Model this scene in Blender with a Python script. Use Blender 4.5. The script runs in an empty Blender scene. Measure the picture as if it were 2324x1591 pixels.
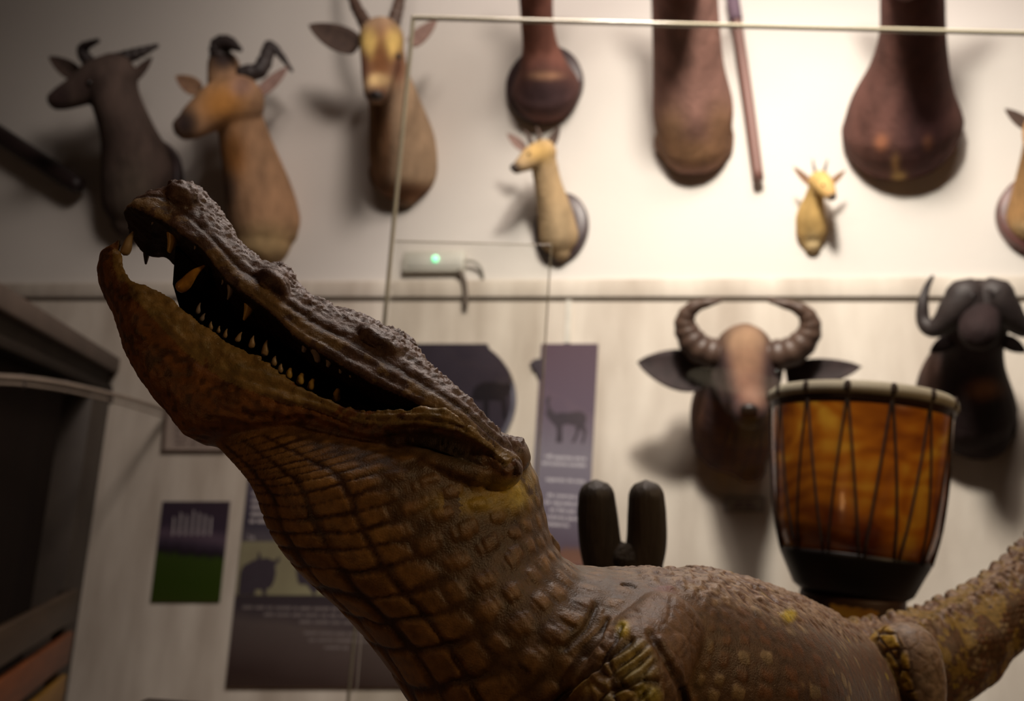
import bpy, bmesh, math, random
import numpy as np
from mathutils import Vector, Matrix, kdtree

C = bpy.context.scene
COL = C.collection
random.seed(7)
RNG = np.random.RandomState(11)
PI = math.pi
R_ = math.radians

# ------------------------------------------------------------------ camera
W, H, F = 2324.0, 1591.0, 1900.0
PITCH, ROLL = R_(9.3), R_(3.9)
CAM = np.array([0.0, 0.0, 1.35])
_f = np.array([0, math.cos(PITCH), math.sin(PITCH)])
_u0 = np.array([0, -math.sin(PITCH), math.cos(PITCH)])
_r0 = np.array([1.0, 0, 0])
RIGHT = _r0 * math.cos(ROLL) + _u0 * math.sin(ROLL)
UP = _u0 * math.cos(ROLL) - _r0 * math.sin(ROLL)
FWD = _f
YAW = R_(17)


def yawed(v):
    v = np.asarray(v, float)
    return np.array([v[0] * math.cos(YAW) - v[1] * math.sin(YAW), v[0] * math.sin(YAW) + v[1] * math.cos(YAW), v[2]])


RIGHT, UP, FWD = yawed(RIGHT), yawed(UP), yawed(FWD)
HX, HY = yawed((1, 0, 0)), yawed((0, 1, 0))          # the lens' level right and ahead
cam_d = bpy.data.cameras.new('camera')
cam = bpy.data.objects.new('camera', cam_d)
COL.objects.link(cam)
M = Matrix.Identity(4)
for i in range(3):
    M[i][0], M[i][1], M[i][2], M[i][3] = RIGHT[i], UP[i], -FWD[i], CAM[i]
cam.matrix_world = M
cam_d.sensor_width = 36.0
cam_d.lens = 36.0 * F / W
cam_d.clip_start = 0.02
cam_d.dof.use_dof = True
cam_d.dof.focus_distance = 0.535
cam_d.dof.aperture_fstop = 6.0
C.camera = cam

# ------------------------------------------------------------------ world, lights, exposure
C.view_settings.view_transform = 'Standard'
C.view_settings.look = 'None'
C.view_settings.exposure = 0.0
C.view_settings.gamma = 1.0
C.view_settings.use_curve_mapping = False
wd = bpy.data.worlds.new('world')
C.world = wd
wd.use_nodes = True
wd.node_tree.nodes['Background'].inputs[0].default_value = (0.9, 0.75, 0.6, 1)
wd.node_tree.nodes['Background'].inputs[1].default_value = 0.05
C.cycles.use_denoising = True
C.cycles.max_bounces = 8
C.cycles.transparent_max_bounces = 16
C.cycles.sample_clamp_indirect = 4.0


def cs2w(p):
    """camera-aligned metres (x right, y up, z towards the lens) -> world"""
    p = np.asarray(p, float)
    return CAM + p[..., 0:1] * RIGHT + p[..., 1:2] * UP - p[..., 2:3] * FWD


def cs(px, py, d):
    return np.array([(px - W / 2) * d / F, (H / 2 - py) * d / F, -d])


def pt(px, py, d):
    return cs2w(cs(px, py, d))


# back wall plane: recedes to the left
WA = 0.0
WU = np.array([math.cos(WA), -math.sin(WA), 0.0])       # along the wall, to the right
WN = np.array([-math.sin(WA), -math.cos(WA), 0.0])      # out of the wall, to the room
WP = CAM + 3.6 * FWD
WZ = np.array([0, 0, 1.0])


def ray(px, py):
    return RIGHT * ((px - W / 2) / F) + UP * ((H / 2 - py) / F) + FWD


def wp(px, py, w=0.0):
    r = ray(px, py)
    o = WP + WN * w
    t = np.dot(o - CAM, WN) / np.dot(r, WN)
    return CAM + r * t


def wdepth(px, py, w=0.0):
    return float(np.dot(wp(px, py, w) - CAM, FWD))


def light(name, kind, loc, energy, color, target=None, **kw):
    d = bpy.data.lights.new(name, kind)
    d.energy = energy
    d.color = color
    for k, v in kw.items():
        setattr(d, k, v)
    o = bpy.data.objects.new(name, d)
    COL.objects.link(o)
    o.location = Vector(loc)
    if target is not None:
        v = Vector(target) - Vector(loc)
        o.rotation_euler = v.to_track_quat('-Z', 'Y').to_euler()
    return o


L1 = wp(1740, 0, 2.2); L1[2] = 3.75
light('ceiling_spot', 'SPOT', L1, 360, (1.0, 0.93, 0.83), wp(1800, 930, 0), spot_size=R_(86), spot_blend=1.0, shadow_soft_size=0.16)
L2 = wp(1350, 0, 2.75); L2[2] = 4.3
light('ceiling_flood', 'SPOT', L2, 200, (1.0, 0.87, 0.78), wp(1380, 800, 0), spot_size=R_(118), spot_blend=1.0, shadow_soft_size=0.30)
light('added_fill_area', 'AREA', CAM * [1, 1, 0] + HX * 0.3 + HY * 1.35 + np.array([0, 0, 4.5]), 62, (1.0, 0.87, 0.78), wp(1350, 780, 0), shape='RECTANGLE', size=2.2, size_y=0.7)  # unseen fill lamp, added to soften the shadows on the wall
L3 = CAM + HX * 0.40 + HY * 2.1; L3[2] = 3.5
light('track_spot', 'SPOT', L3, 45, (1.0, 0.86, 0.78), pt(900, 950, 0.56), spot_size=R_(32), spot_blend=0.7, shadow_soft_size=0.04)
light('added_warm_fill', 'SPOT', CAM + HX * 1.9 - HY * 0.5 + np.array([0, 0, 1.3]), 44, (1.0, 0.66, 0.34), pt(1720, 1180, 1.0), spot_size=R_(58), spot_blend=0.8, shadow_soft_size=0.12)  # unseen warm fill, added to light the near side of crocodile and drum
light('added_warm_fill', 'SPOT', CAM - HX * 1.5 - HY * 1.0 + np.array([0, 0, -0.5]), 7, (1.0, 0.50, 0.20), pt(600, 1000, 0.55), spot_size=R_(40), spot_blend=0.8, shadow_soft_size=0.2)  # unseen low warm fill, added for the amber underside of jaw and neck


# ------------------------------------------------------------------ helpers: materials
def nodes(name):
    m = bpy.data.materials.new(name)
    m.use_nodes = True
    nt = m.node_tree
    b = nt.nodes['Principled BSDF']
    return m, nt, b


def mat(name, c1, c2=None, rough=0.6, scale=8.0, bump=0.0, bscale=None, stretch=(1, 1, 1), spec=0.5, detail=6, metal=0.0, coat=0.0, sheen=0.0):
    m, nt, b = nodes(name)
    b.inputs['Roughness'].default_value = rough
    b.inputs['Specular IOR Level'].default_value = spec
    b.inputs['Metallic'].default_value = metal
    b.inputs['Coat Weight'].default_value = coat
    if c2 is None:
        c2 = tuple(x * 0.75 for x in c1)
    tc = nt.nodes.new('ShaderNodeTexCoord')
    mp = nt.nodes.new('ShaderNodeMapping')
    mp.inputs['Scale'].default_value = stretch
    nt.links.new(tc.outputs['Object'], mp.inputs['Vector'])
    n = nt.nodes.new('ShaderNodeTexNoise')
    n.inputs['Scale'].default_value = scale
    n.inputs['Detail'].default_value = detail
    nt.links.new(mp.outputs['Vector'], n.inputs['Vector'])
    cr = nt.nodes.new('ShaderNodeValToRGB')
    cr.color_ramp.elements[0].position = 0.3
    cr.color_ramp.elements[1].position = 0.7
    cr.color_ramp.elements[0].color = (*c2, 1)
    cr.color_ramp.elements[1].color = (*c1, 1)
    nt.links.new(n.outputs['Fac'], cr.inputs['Fac'])
    nt.links.new(cr.outputs['Color'], b.inputs['Base Color'])
    if bump > 0:
        n2 = nt.nodes.new('ShaderNodeTexNoise')
        n2.inputs['Scale'].default_value = bscale or scale * 6
        n2.inputs['Detail'].default_value = 5
        nt.links.new(mp.outputs['Vector'], n2.inputs['Vector'])
        bp = nt.nodes.new('ShaderNodeBump')
        bp.inputs['Strength'].default_value = bump
        bp.inputs['Distance'].default_value = 0.01
        nt.links.new(n2.outputs['Fac'], bp.inputs['Height'])
        nt.links.new(bp.outputs['Normal'], b.inputs['Normal'])
    return m


def mat_attr(name, rough=0.5, spec=0.5, scale=60.0, bump=0.3, bscale=300.0, dist=0.002, coat=0.0, amt=0.35, stretch=(1, 1, 1)):
    """colour from the mesh's own 'col' attribute, mottled by noise"""
    m, nt, b = nodes(name)
    b.inputs['Specular IOR Level'].default_value = spec
    b.inputs['Coat Weight'].default_value = coat
    a = nt.nodes.new('ShaderNodeAttribute'); a.attribute_name = 'col'
    tc = nt.nodes.new('ShaderNodeTexCoord')
    mp = nt.nodes.new('ShaderNodeMapping'); mp.inputs['Scale'].default_value = stretch
    nt.links.new(tc.outputs['Object'], mp.inputs['Vector'])
    n = nt.nodes.new('ShaderNodeTexNoise'); n.inputs['Scale'].default_value = scale; n.inputs['Detail'].default_value = 8
    nt.links.new(mp.outputs['Vector'], n.inputs['Vector'])
    mr = nt.nodes.new('ShaderNodeMapRange')
    mr.inputs['From Min'].default_value = 0.3; mr.inputs['From Max'].default_value = 0.7
    mr.inputs['To Min'].default_value = 1 - amt; mr.inputs['To Max'].default_value = 1 + amt
    nt.links.new(n.outputs['Fac'], mr.inputs['Value'])
    mx = nt.nodes.new('ShaderNodeVectorMath'); mx.operation = 'SCALE'
    nt.links.new(a.outputs['Color'], mx.inputs[0]); nt.links.new(mr.outputs['Result'], mx.inputs['Scale'])
    nt.links.new(mx.outputs['Vector'], b.inputs['Base Color'])
    r = nt.nodes.new('ShaderNodeMapRange')
    r.inputs['To Min'].default_value = rough - 0.12; r.inputs['To Max'].default_value = rough + 0.15
    nt.links.new(n.outputs['Fac'], r.inputs['Value']); nt.links.new(r.outputs['Result'], b.inputs['Roughness'])
    n2 = nt.nodes.new('ShaderNodeTexNoise'); n2.inputs['Scale'].default_value = bscale; n2.inputs['Detail'].default_value = 6
    nt.links.new(mp.outputs['Vector'], n2.inputs['Vector'])
    bp = nt.nodes.new('ShaderNodeBump'); bp.inputs['Strength'].default_value = bump; bp.inputs['Distance'].default_value = dist
    nt.links.new(n2.outputs['Fac'], bp.inputs['Height']); nt.links.new(bp.outputs['Normal'], b.inputs['Normal'])
    return m


def emit(name, col, s):
    m, nt, b = nodes(name)
    b.inputs['Emission Color'].default_value = (*col, 1)
    b.inputs['Emission Strength'].default_value = s
    return m


def glass_mat(name, tint):
    m = bpy.data.materials.new(name); m.use_nodes = True
    nt = m.node_tree; nt.nodes.clear()
    o = nt.nodes.new('ShaderNodeOutputMaterial')
    t = nt.nodes.new('ShaderNodeBsdfTransparent'); t.inputs[0].default_value = (*tint, 1)
    g = nt.nodes.new('ShaderNodeBsdfGlossy'); g.inputs['Roughness'].default_value = 0.02
    fr = nt.nodes.new('ShaderNodeFresnel'); fr.inputs[0].default_value = 1.45
    mx = nt.nodes.new('ShaderNodeMixShader')
    nt.links.new(fr.outputs[0], mx.inputs[0]); nt.links.new(t.outputs[0], mx.inputs[1]); nt.links.new(g.outputs[0], mx.inputs[2])
    nt.links.new(mx.outputs[0], o.inputs[0])
    return m


# ------------------------------------------------------------------ helpers: meshes and objects
def tag(o, label=None, cat=None, group=None, kind=None):
    if label: o['label'] = label
    if cat: o['category'] = cat
    if group: o['group'] = group
    if kind: o['kind'] = kind
    return o


def thing(name, loc, label, cat, group=None):
    o = bpy.data.objects.new(name, None)
    o.empty_display_size = 0.05
    COL.objects.link(o)
    o.location = Vector(loc)
    return tag(o, label, cat, group)


def origin_of(o):
    p = np.zeros(3)
    while o is not None:
        p += np.array(o.location); o = o.parent
    return p


def obj(name, verts, faces, m, parent=None, smooth=True, col=None, loc=None):
    """verts in world coordinates"""
    base = origin_of(parent) if parent is not None else (np.array(loc) if loc is not None else np.zeros(3))
    me = bpy.data.meshes.new(name)
    v = np.asarray(verts, float) - base
    me.from_pydata(v.tolist(), [], [tuple(int(i) for i in f) for f in faces])
    me.update()
    return wrap(name, me, m, parent, smooth, col, loc)


def wrap(name, me, m, parent=None, smooth=True, col=None, loc=None):
    if smooth:
        me.polygons.foreach_set('use_smooth', np.ones(len(me.polygons), bool))
    if m is not None:
        me.materials.clear(); me.materials.append(m)
    if col is not None:
        a = me.attributes.new('col', 'FLOAT_COLOR', 'POINT')
        c4 = np.ones((len(me.vertices), 4), np.float32); c4[:, :3] = col
        a.data.foreach_set('color', c4.ravel())
    o = bpy.data.objects.new(name, me)
    COL.objects.link(o)
    if parent is not None: o.parent = parent
    elif loc is not None: o.location = Vector(loc)
    return o


def join(parts):
    V, Fc, n = [], [], 0
    for v, f in parts:
        V.append(np.asarray(v, float)); Fc += [tuple(i + n for i in q) for q in f]; n += len(v)
    return np.concatenate(V), Fc


def box(o, ax, ay, az, a0, a1, b0, b1, c0, c1):
    o = np.asarray(o, float)
    vs = [o + ax * a + ay * b + az * c for a in (a0, a1) for b in (b0, b1) for c in (c0, c1)]
    return np.array(vs), [(0, 1, 3, 2), (4, 6, 7, 5), (0, 4, 5, 1), (2, 3, 7, 6), (0, 2, 6, 4), (1, 5, 7, 3)]


X, Y, Z = np.eye(3)


def bevel_box(x0, x1, y0, y1, z0, z1, bev=0.004, ax=X, ay=Y, az=Z, o=(0, 0, 0)):
    bm = bmesh.new()
    v, f = box(np.array(o, float), ax, ay, az, x0, x1, y0, y1, z0, z1)
    bv = [bm.verts.new(p) for p in v]
    for q in f: bm.faces.new([bv[i] for i in q])
    bmesh.ops.recalc_face_normals(bm, faces=bm.faces)
    bmesh.ops.bevel(bm, geom=list(bm.edges), offset=bev, segments=2, affect='EDGES', profile=0.5)
    bm.verts.index_update()
    V = np.array([p.co[:] for p in bm.verts]); Fc = [[q.index for q in fa.verts] for fa in bm.faces]
    bm.free()
    return V, Fc


def prism(front, back):
    n = len(front)
    V = np.concatenate([np.asarray(front), np.asarray(back)])
    Fc = [tuple(range(n - 1, -1, -1)), tuple(range(n, 2 * n))]
    for i in range(n):
        j = (i + 1) % n
        Fc.append((i, j, n + j, n + i))
    return V, Fc


def wall_poly(pts, w0, w1):
    return prism([wp(x, y, w1) for x, y in pts], [wp(x, y, w1) - WN * (w1 - w0) for x, y in pts])


def catmull(P, n):
    """resample rows of P (k x m) smoothly"""
    P = np.asarray(P, float)
    k = len(P)
    Q = np.vstack([2 * P[0] - P[1], P, 2 * P[-1] - P[-2]])
    ts = np.linspace(0, k - 1, n)
    i = np.clip(ts.astype(int), 0, k - 2); t = (ts - i)[:, None]
    p0, p1, p2, p3 = Q[i], Q[i + 1], Q[i + 2], Q[i + 3]
    return 0.5 * ((2 * p1) + (-p0 + p2) * t + (2 * p0 - 5 * p1 + 4 * p2 - p3) * t * t + (-p0 + 3 * p1 - 3 * p2 + p3) * t ** 3)


def grid_faces(n, m):
    Fc = []
    for i in range(n - 1):
        for j in range(m):
            k = (j + 1) % m
            Fc.append((i * m + j, i * m + k, (i + 1) * m + k, (i + 1) * m + j))
    return Fc


def capped(rings):
    """rings n x m x 3 -> closed mesh"""
    n, m, _ = rings.shape
    V = rings.reshape(-1, 3); Fc = grid_faces(n, m)
    c0, c1 = rings[0].mean(0), rings[-1].mean(0)
    V = np.vstack([V, c0, c1])
    a, b = n * m, n * m + 1
    for j in range(m):
        k = (j + 1) % m
        Fc.append((a, k, j)); Fc.append((b, (n - 1) * m + j, (n - 1) * m + k))
    return V, Fc


def tube(P, rad, n=24, m=16, round_ends=True, flat=None, ref=None, ridges=0.0, nr=0):
    """P k x 3 centre points, rad k radii; flat = k ratios of the second radius"""
    P = np.asarray(P, float); rad = np.asarray(rad, float)
    fl = np.ones(len(P)) if flat is None else np.asarray(flat, float)
    D = catmull(np.column_stack([P, rad, fl]), n)
    c, r, fl = D[:, :3], np.maximum(D[:, 3], 1e-4), D[:, 4]
    t = np.gradient(c, axis=0); t /= np.linalg.norm(t, axis=1)[:, None] + 1e-12
    if round_ends:
        k = 4
        a = np.linspace(0, 1, k, endpoint=False)
        pre_c, pre_r, post_c, post_r = [], [], [], []
        for x in a:
            q = math.sqrt(max(0, 1 - (1 - x) ** 2))
            pre_c.append(c[0] - t[0] * r[0] * (1 - x)); pre_r.append(max(r[0] * q, r[0] * 0.05))
            post_c.insert(0, c[-1] + t[-1] * r[-1] * (1 - x)); post_r.insert(0, max(r[-1] * q, r[-1] * 0.05))
        c = np.vstack([pre_c, c, post_c]); r = np.concatenate([pre_r, r, post_r])
        fl = np.concatenate([[fl[0]] * k, fl, [fl[-1]] * k])
        t = np.vstack([[t[0]] * k, t, [t[-1]] * k])
    u = np.array(ref if ref is not None else (0.13, 0.3, 0.94), float)
    if nr:
        r = r * (1 + ridges * np.sin(np.linspace(0, nr * 2 * PI, len(r))))
    rings = []
    ang = np.linspace(0, 2 * PI, m, endpoint=False)
    for i in range(len(c)):
        u = u - t[i] * np.dot(u, t[i]); u /= np.linalg.norm(u) + 1e-12
        v = np.cross(t[i], u)
        rings.append(c[i] + r[i] * (np.cos(ang)[:, None] * u + fl[i] * np.sin(ang)[:, None] * v))
    return capped(np.array(rings))


def ellipsoid(c, ax, n=16, m=24):
    """ax: three half axis vectors"""
    ax = np.asarray(ax, float)
    th = np.linspace(0.02, PI - 0.02, n); ph = np.linspace(0, 2 * PI, m, endpoint=False)
    rings = np.array([[c + ax[0] * math.sin(t) * math.cos(p) + ax[1] * math.sin(t) * math.sin(p) + ax[2] * math.cos(t) for p in ph] for t in th])
    return capped(rings)


def lathe(c, prof, m=48, ax=X, ay=Y, az=Z):
    """prof: list of (r, z)"""
    ang = np.linspace(0, 2 * PI, m, endpoint=False)
    rings = np.array([[c + az * z + (ax * math.cos(a) + ay * math.sin(a)) * max(r, 1e-4) for a in ang] for r, z in prof])
    return capped(rings)


def remesh(V, Fc, voxel, smooth=0, name='tmp'):
    me = bpy.data.meshes.new(name)
    me.from_pydata(np.asarray(V).tolist(), [], [tuple(int(i) for i in f) for f in Fc])
    me.update()
    o = bpy.data.objects.new(name, me); COL.objects.link(o)
    md = o.modifiers.new('r', 'REMESH'); md.mode = 'VOXEL'; md.voxel_size = voxel; md.adaptivity = 0
    if smooth:
        s = o.modifiers.new('s', 'SMOOTH'); s.factor = 0.5; s.iterations = smooth
    dg = bpy.context.evaluated_depsgraph_get()
    out = bpy.data.meshes.new_from_object(o.evaluated_get(dg))
    bpy.data.objects.remove(o); bpy.data.meshes.remove(me)
    return out


def get_v(me):
    a = np.empty(len(me.vertices) * 3); me.vertices.foreach_get('co', a); return a.reshape(-1, 3)


def set_v(me, v):
    me.vertices.foreach_set('co', np.ascontiguousarray(v, np.float32).ravel()); me.update()


def get_n(me):
    a = np.empty(len(me.vertices) * 3, np.float32); me.vertex_normals.foreach_get('vector', a); return a.reshape(-1, 3).astype(float)


def hash2(a, b, k=0):
    h = (a.astype(np.int64) * 73856093) ^ (b.astype(np.int64) * 19349663) ^ (k * 83492791)
    h = (h ^ (h >> 13)) * 1274126177 & 0x7fffffff
    return ((h ^ (h >> 16)) & 0xffff) / 65535.0


def vnoise(p, sc, seed=0):
    q = p * sc + 100.3
    i = np.floor(q).astype(np.int64); f = q - i; f = f * f * (3 - 2 * f)
    out = np.zeros(len(p))
    for dx in (0, 1):
        for dy in (0, 1):
            for dz in (0, 1):
                w = (f[:, 0] if dx else 1 - f[:, 0]) * (f[:, 1] if dy else 1 - f[:, 1]) * (f[:, 2] if dz else 1 - f[:, 2])
                out += w * hash2(i[:, 0] + dx + 57 * (i[:, 2] + dz), i[:, 1] + dy, seed)
    return out


def fbm(p, sc, o=4, seed=0):
    s, a, t = 0, 1.0, 0
    for k in range(o):
        s = s + a * vnoise(p, sc * 2 ** k, seed + k); t += a; a *= 0.5
    return s / t


def sstep(a, b, x):
    t = np.clip((x - a) / (b - a), 0, 1); return t * t * (3 - 2 * t)


def lerp(a, b, t):
    t = np.asarray(t)[:, None]; return np.asarray(a) * (1 - t) + np.asarray(b) * t


# ------------------------------------------------------------------ the room
M_up = mat('plaster', (0.74, 0.70, 0.65), (0.70, 0.655, 0.61), rough=0.85, scale=1.2, bump=0.08, bscale=40)
M_low = mat('limewashed_panel', (0.76, 0.69, 0.60), (0.48, 0.41, 0.34), rough=0.8, scale=2.6, bump=0.15, bscale=30, stretch=(2.2, 2.2, 0.55), detail=9)
M_floor = mat('floor_wood', (0.16, 0.09, 0.05), (0.09, 0.05, 0.03), rough=0.4, scale=3, stretch=(1, 8, 1))
M_ceil = mat('ceiling_paint', (0.16, 0.14, 0.12), rough=0.9)
M_dim = mat('side_wall_paint', (0.22, 0.17, 0.13), rough=0.9, scale=1.5)

z_top = wp(1162, 637)[2]; z_low = wp(1162, 676)[2]
UL, UR = -5.0 - WP[0], 5.0 - WP[0]
YB = float(WP[1])
tag(obj('wall_back', *box(WP * [1, 1, 0], WU, Z, WN, UL, UR, z_top, 4.6, -0.1, 0.0), M_up, smooth=False), kind='structure')
tag(obj('wall_back_lower', *box(WP * [1, 1, 0], WU, Z, WN, UL, UR, 0.0, z_top, -0.1, 0.0), M_low, smooth=False), kind='structure')
tag(obj('trim_1', *bevel_box(UL, UR, z_low, z_top, 0.0, 0.018, 0.004, WU, Z, WN, WP * [1, 1, 0]), M_low), kind='structure')
tag(obj('trim_2', *box(WP * [1, 1, 0], WU, Z, WN, UL, UR, z_low - 0.012, z_low, 0.0, 0.006), mat('shadow_line_paint', (0.24, 0.19, 0.14), rough=0.9), smooth=False), kind='structure')  # dark strip painted as the shadow line below the ledge
tag(obj('floor', *box((0, 0, 0), X, Y, Z, -5, 5.0, -4, YB, -0.1, 0), M_floor, smooth=False), kind='structure')
tag(obj('ceiling', *box((0, 0, 0), X, Y, Z, -5, 5.0, -4, YB, 4.6, 4.7), M_ceil, smooth=False), kind='structure')
tag(obj('wall_left', *box((0, 0, 0), X, Y, Z, -5.1, -5, -4, YB, 0, 4.6), M_dim, smooth=False), kind='structure')
tag(obj('wall_right', *box((0, 0, 0), X, Y, Z, 5.0, 5.1, -4, YB, 0, 4.6), M_dim, smooth=False), kind='structure')
tag(obj('wall_front', *box((0, 0, 0), X, Y, Z, -5, 5, -4.1, -4.0, 0, 4.6), M_dim, smooth=False), kind='structure')

# ------------------------------------------------------------------ the crocodile
D0 = 0.55
PX = D0 / F
ZC = np.array([0, 0, 1.0])


def img(v):
    return np.array([v[0], -v[1], 0.0])


def sec_interp(rows, n):
    return catmull(np.array(rows, float), n)


def loft_head(rows, phi, upper, n=110, m=84):
    """rows: (lip x, lip y, edge x, edge y, half width, depth); builds rings plus their surface coordinates"""
    S = sec_interp(rows, n)
    ph = R_(phi); sp, cp = math.sin(ph), math.cos(ph)
    rings, uv = [], []
    t = np.linspace(0, 2 * PI, m, endpoint=False)
    ct, st = np.cos(t), np.sin(t)
    s_acc = 0.0; prev = None
    for q in S:
        N_, T_, w, d = q[0:2], q[2:4], q[4], q[5]
        e2 = (T_ - N_) if upper else (N_ - T_)
        L = np.linalg.norm(e2); e2 = e2 / L
        e = img(e2)
        k = d / F
        w_m = w * k
        ws = w * sp
        if upper: h = math.sqrt(max((L + ws) ** 2 - ws ** 2, 4)) / cp
        else: h = math.sqrt(max(max(L - ws, 5) ** 2 - ws ** 2, (0.35 * L) ** 2)) / cp
        h_m = h * k
        ctr = cs(N_[0] - ws * e2[0], N_[1] - ws * e2[1], d)
        nv = cp * e - sp * ZC; lv = cp * ZC + sp * e
        u = np.abs(ct)
        xx = np.sign(ct) * u ** 0.8
        u2 = np.abs(xx)
        if upper:
            top = np.abs(st) ** 0.85
            bot = -0.08 * u2 ** 3 * (1 - u2 ** 6) - 0.02
            yy = np.where(st >= 0, top, bot)
        else:
            bot = -np.maximum(1 - u2 ** 2.3, 0) ** (1 / 2.3)
            top = -0.22 * (1 - u2 ** 4)
            yy = np.where(st < 0, bot, top)
        ring = ctr + xx[:, None] * w_m * lv + yy[:, None] * h_m * nv
        rings.append(ring)
        if prev is not None: s_acc += np.linalg.norm(ctr - prev)
        prev = ctr
        uv.append(np.column_stack([np.full(m, s_acc), xx, yy, st]))
    return np.array(rings), np.array(uv)


def loft_body(rows, n=230, m=110):
    """rows: (ventral x, y, dorsal x, y, half width, depth, roll)"""
    S = sec_interp(rows, n)
    ctr = np.array([cs((q[0] + q[2]) / 2, (q[1] + q[3]) / 2, q[5]) for q in S])
    tg = np.gradient(ctr, axis=0); tg /= np.linalg.norm(tg, axis=1)[:, None]
    sarr = np.concatenate([[0], np.cumsum(np.linalg.norm(np.diff(ctr, axis=0), axis=1))])
    th = np.linspace(-PI, PI, m, endpoint=False)
    rings, uv = [], []
    for i, q in enumerate(S):
        V_, D_, w, d, ph = q[0:2], q[2:4], q[4], q[5], R_(q[6])
        e2 = D_ - V_; L = np.linalg.norm(e2); e2 /= L
        k = d / F
        sp, cp = math.sin(ph), math.cos(ph)
        Hh = L / 2
        h = math.sqrt(max(Hh * Hh - (w * sp) ** 2, (0.4 * Hh) ** 2)) / cp
        e = img(e2)
        nv = cp * e - sp * ZC
        # side vector square to the dorsal one and, where the body turns into depth, to the path
        flat = tg[i] * [1, 1, 0]
        lz = np.cross(tg[i], nv); lz /= np.linalg.norm(lz) + 1e-9
        l0 = cp * ZC + sp * e
        bend = sstep(0.45, 0.8, np.array([abs(tg[i][2])]))[0]
        lv = l0 * (1 - bend) + lz * bend; lv /= np.linalg.norm(lv)
        c_, s_ = np.cos(th), np.sin(th)
        yy = np.sign(c_) * np.abs(c_) ** 0.92; xx = np.sign(s_) * np.abs(s_) ** 0.92
        rings.append(ctr[i] + yy[:, None] * h * k * nv + xx[:, None] * w * k * lv)
        uv.append(np.column_stack([np.full(m, sarr[i]), th, np.full(m, i), th * 0]))
    return np.array(rings), np.array(uv)


UJ = [(296, 484, 310, 456, 42, .55), (322, 476, 346, 438, 76, .55), (350, 480, 391, 420, 94, .55), (376, 491, 427, 413, 95, .55), (408, 509, 463, 446, 84, .55),
      (450, 537, 495, 488, 96, .55), (500, 578, 535, 541, 100, .55), (545, 632, 588, 594, 108, .55), (590, 664, 640, 608, 120, .55),
      (650, 708, 692, 668, 124, .55), (720, 766, 765, 704, 132, .55), (800, 812, 845, 736, 150, .55), (880, 856, 922, 785, 170, .55),
      (960, 892, 990, 848, 185, .55), (1040, 935, 1062, 905, 190, .55), (1100, 985, 1114, 958, 185, .55), (1150, 1035, 1165, 1003, 140, .55)]
LJ = [(292, 545, 236, 580, 42, .55), (304, 585, 226, 632, 66, .55), (318, 624, 238, 690, 84, .55), (348, 648, 266, 745, 98, .55),
      (395, 664, 300, 802, 106, .55), (450, 704, 342, 862, 108, .55), (520, 760, 398, 928, 112, .55), (610, 806, 466, 990, 120, .55),
      (690, 852, 556, 1020, 140, .55), (770, 893, 660, 1050, 160, .55), (860, 918, 770, 1082, 182, .55), (940, 915, 880, 1102, 200, .55),
      (1020, 918, 990, 1114, 208, .55), (1090, 958, 1085, 1112, 200, .55), (1140, 1010, 1148, 1096, 160, .55)]
BD = [(480, 975, 700, 880, 80, .55, 32), (545, 1040, 880, 935, 150, .55, 32), (606, 1092, 1130, 985, 205, .55, 32),
      (640, 1180, 1212, 1080, 225, .55, 30), (694, 1270, 1237, 1180, 240, .55, 28), (780, 1368, 1258, 1245, 255, .55, 26),
      (868, 1480, 1315, 1288, 270, .55, 22), (955, 1600, 1400, 1300, 285, .55, 18), (1120, 1740, 1500, 1299, 295, .555, 12),
      (1330, 1820, 1600, 1304, 300, .57, 8), (1500, 1840, 1690, 1316, 300, .61, 5), (1600, 1830, 1750, 1332, 285, .68, 0),
      (1700, 1800, 1835, 1360, 245, .76, 0), (1765, 1760, 1880, 1392, 205, .84, 0), (1870, 1690, 1935, 1418, 120, .91, 0), (2040, 1630, 2050, 1410, 100, .97, 0),
      (2195, 1570, 2145, 1372, 100, 1.01, 0), (2290, 1475, 2250, 1312, 85, 1.04, 0), (2375, 1400, 2330, 1242, 70, 1.07, 0),
      (2480, 1250, 2420, 1130, 45, 1.1, 0), (2545, 1120, 2490, 1040, 25, 1.12, 0)]
NB = len(BD) - 1
R_uj, uv_uj = loft_head(UJ, 32, True)
R_lj, uv_lj = loft_head(LJ, 32, False)
R_bd, uv_bd = loft_body(BD)
parts = [capped(R_uj), capped(R_lj), capped(R_bd)]
# eye ridges, nostril bumps, rear of the jaw
ex = []


def bump(px, py, d, rx, ry, rz, ang):
    k = d / F; a = R_(ang)
    return ellipsoid(cs(px, py, d), [np.array([math.cos(a), math.sin(a), 0]) * rx * k, np.array([-math.sin(a), math.cos(a), 0]) * ry * k, ZC * rz * k])


ex.append(bump(872, 778, .532, 72, 26, 40, -33))
ex.append(bump(905, 772, .575, 52, 24, 38, -30))
ex.append(bump(415, 445, .545, 42, 34, 40, -35))
ex.append(bump(340, 490, .56, 40, 30, 30, 30))
ex.append(bump(622, 640, .53, 42, 26, 30, -38))
ex.append(bump(1010, 1040, .51, 130, 56, 50, -16))
ex.append(bump(1120, 1060, .52, 70, 52, 60, -10))
ex.append(bump(1165, 1035, .545, 40, 46, 60, 20))
ex.append(bump(1256, 1236, .565, 34, 13, 16, -62))


def leg(rows):
    return tube([cs(x, y, d) for x, y, d, r in rows], [r * d / F for x, y, d, r in rows], n=60, m=36, ref=(0, 0, 1))


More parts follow.
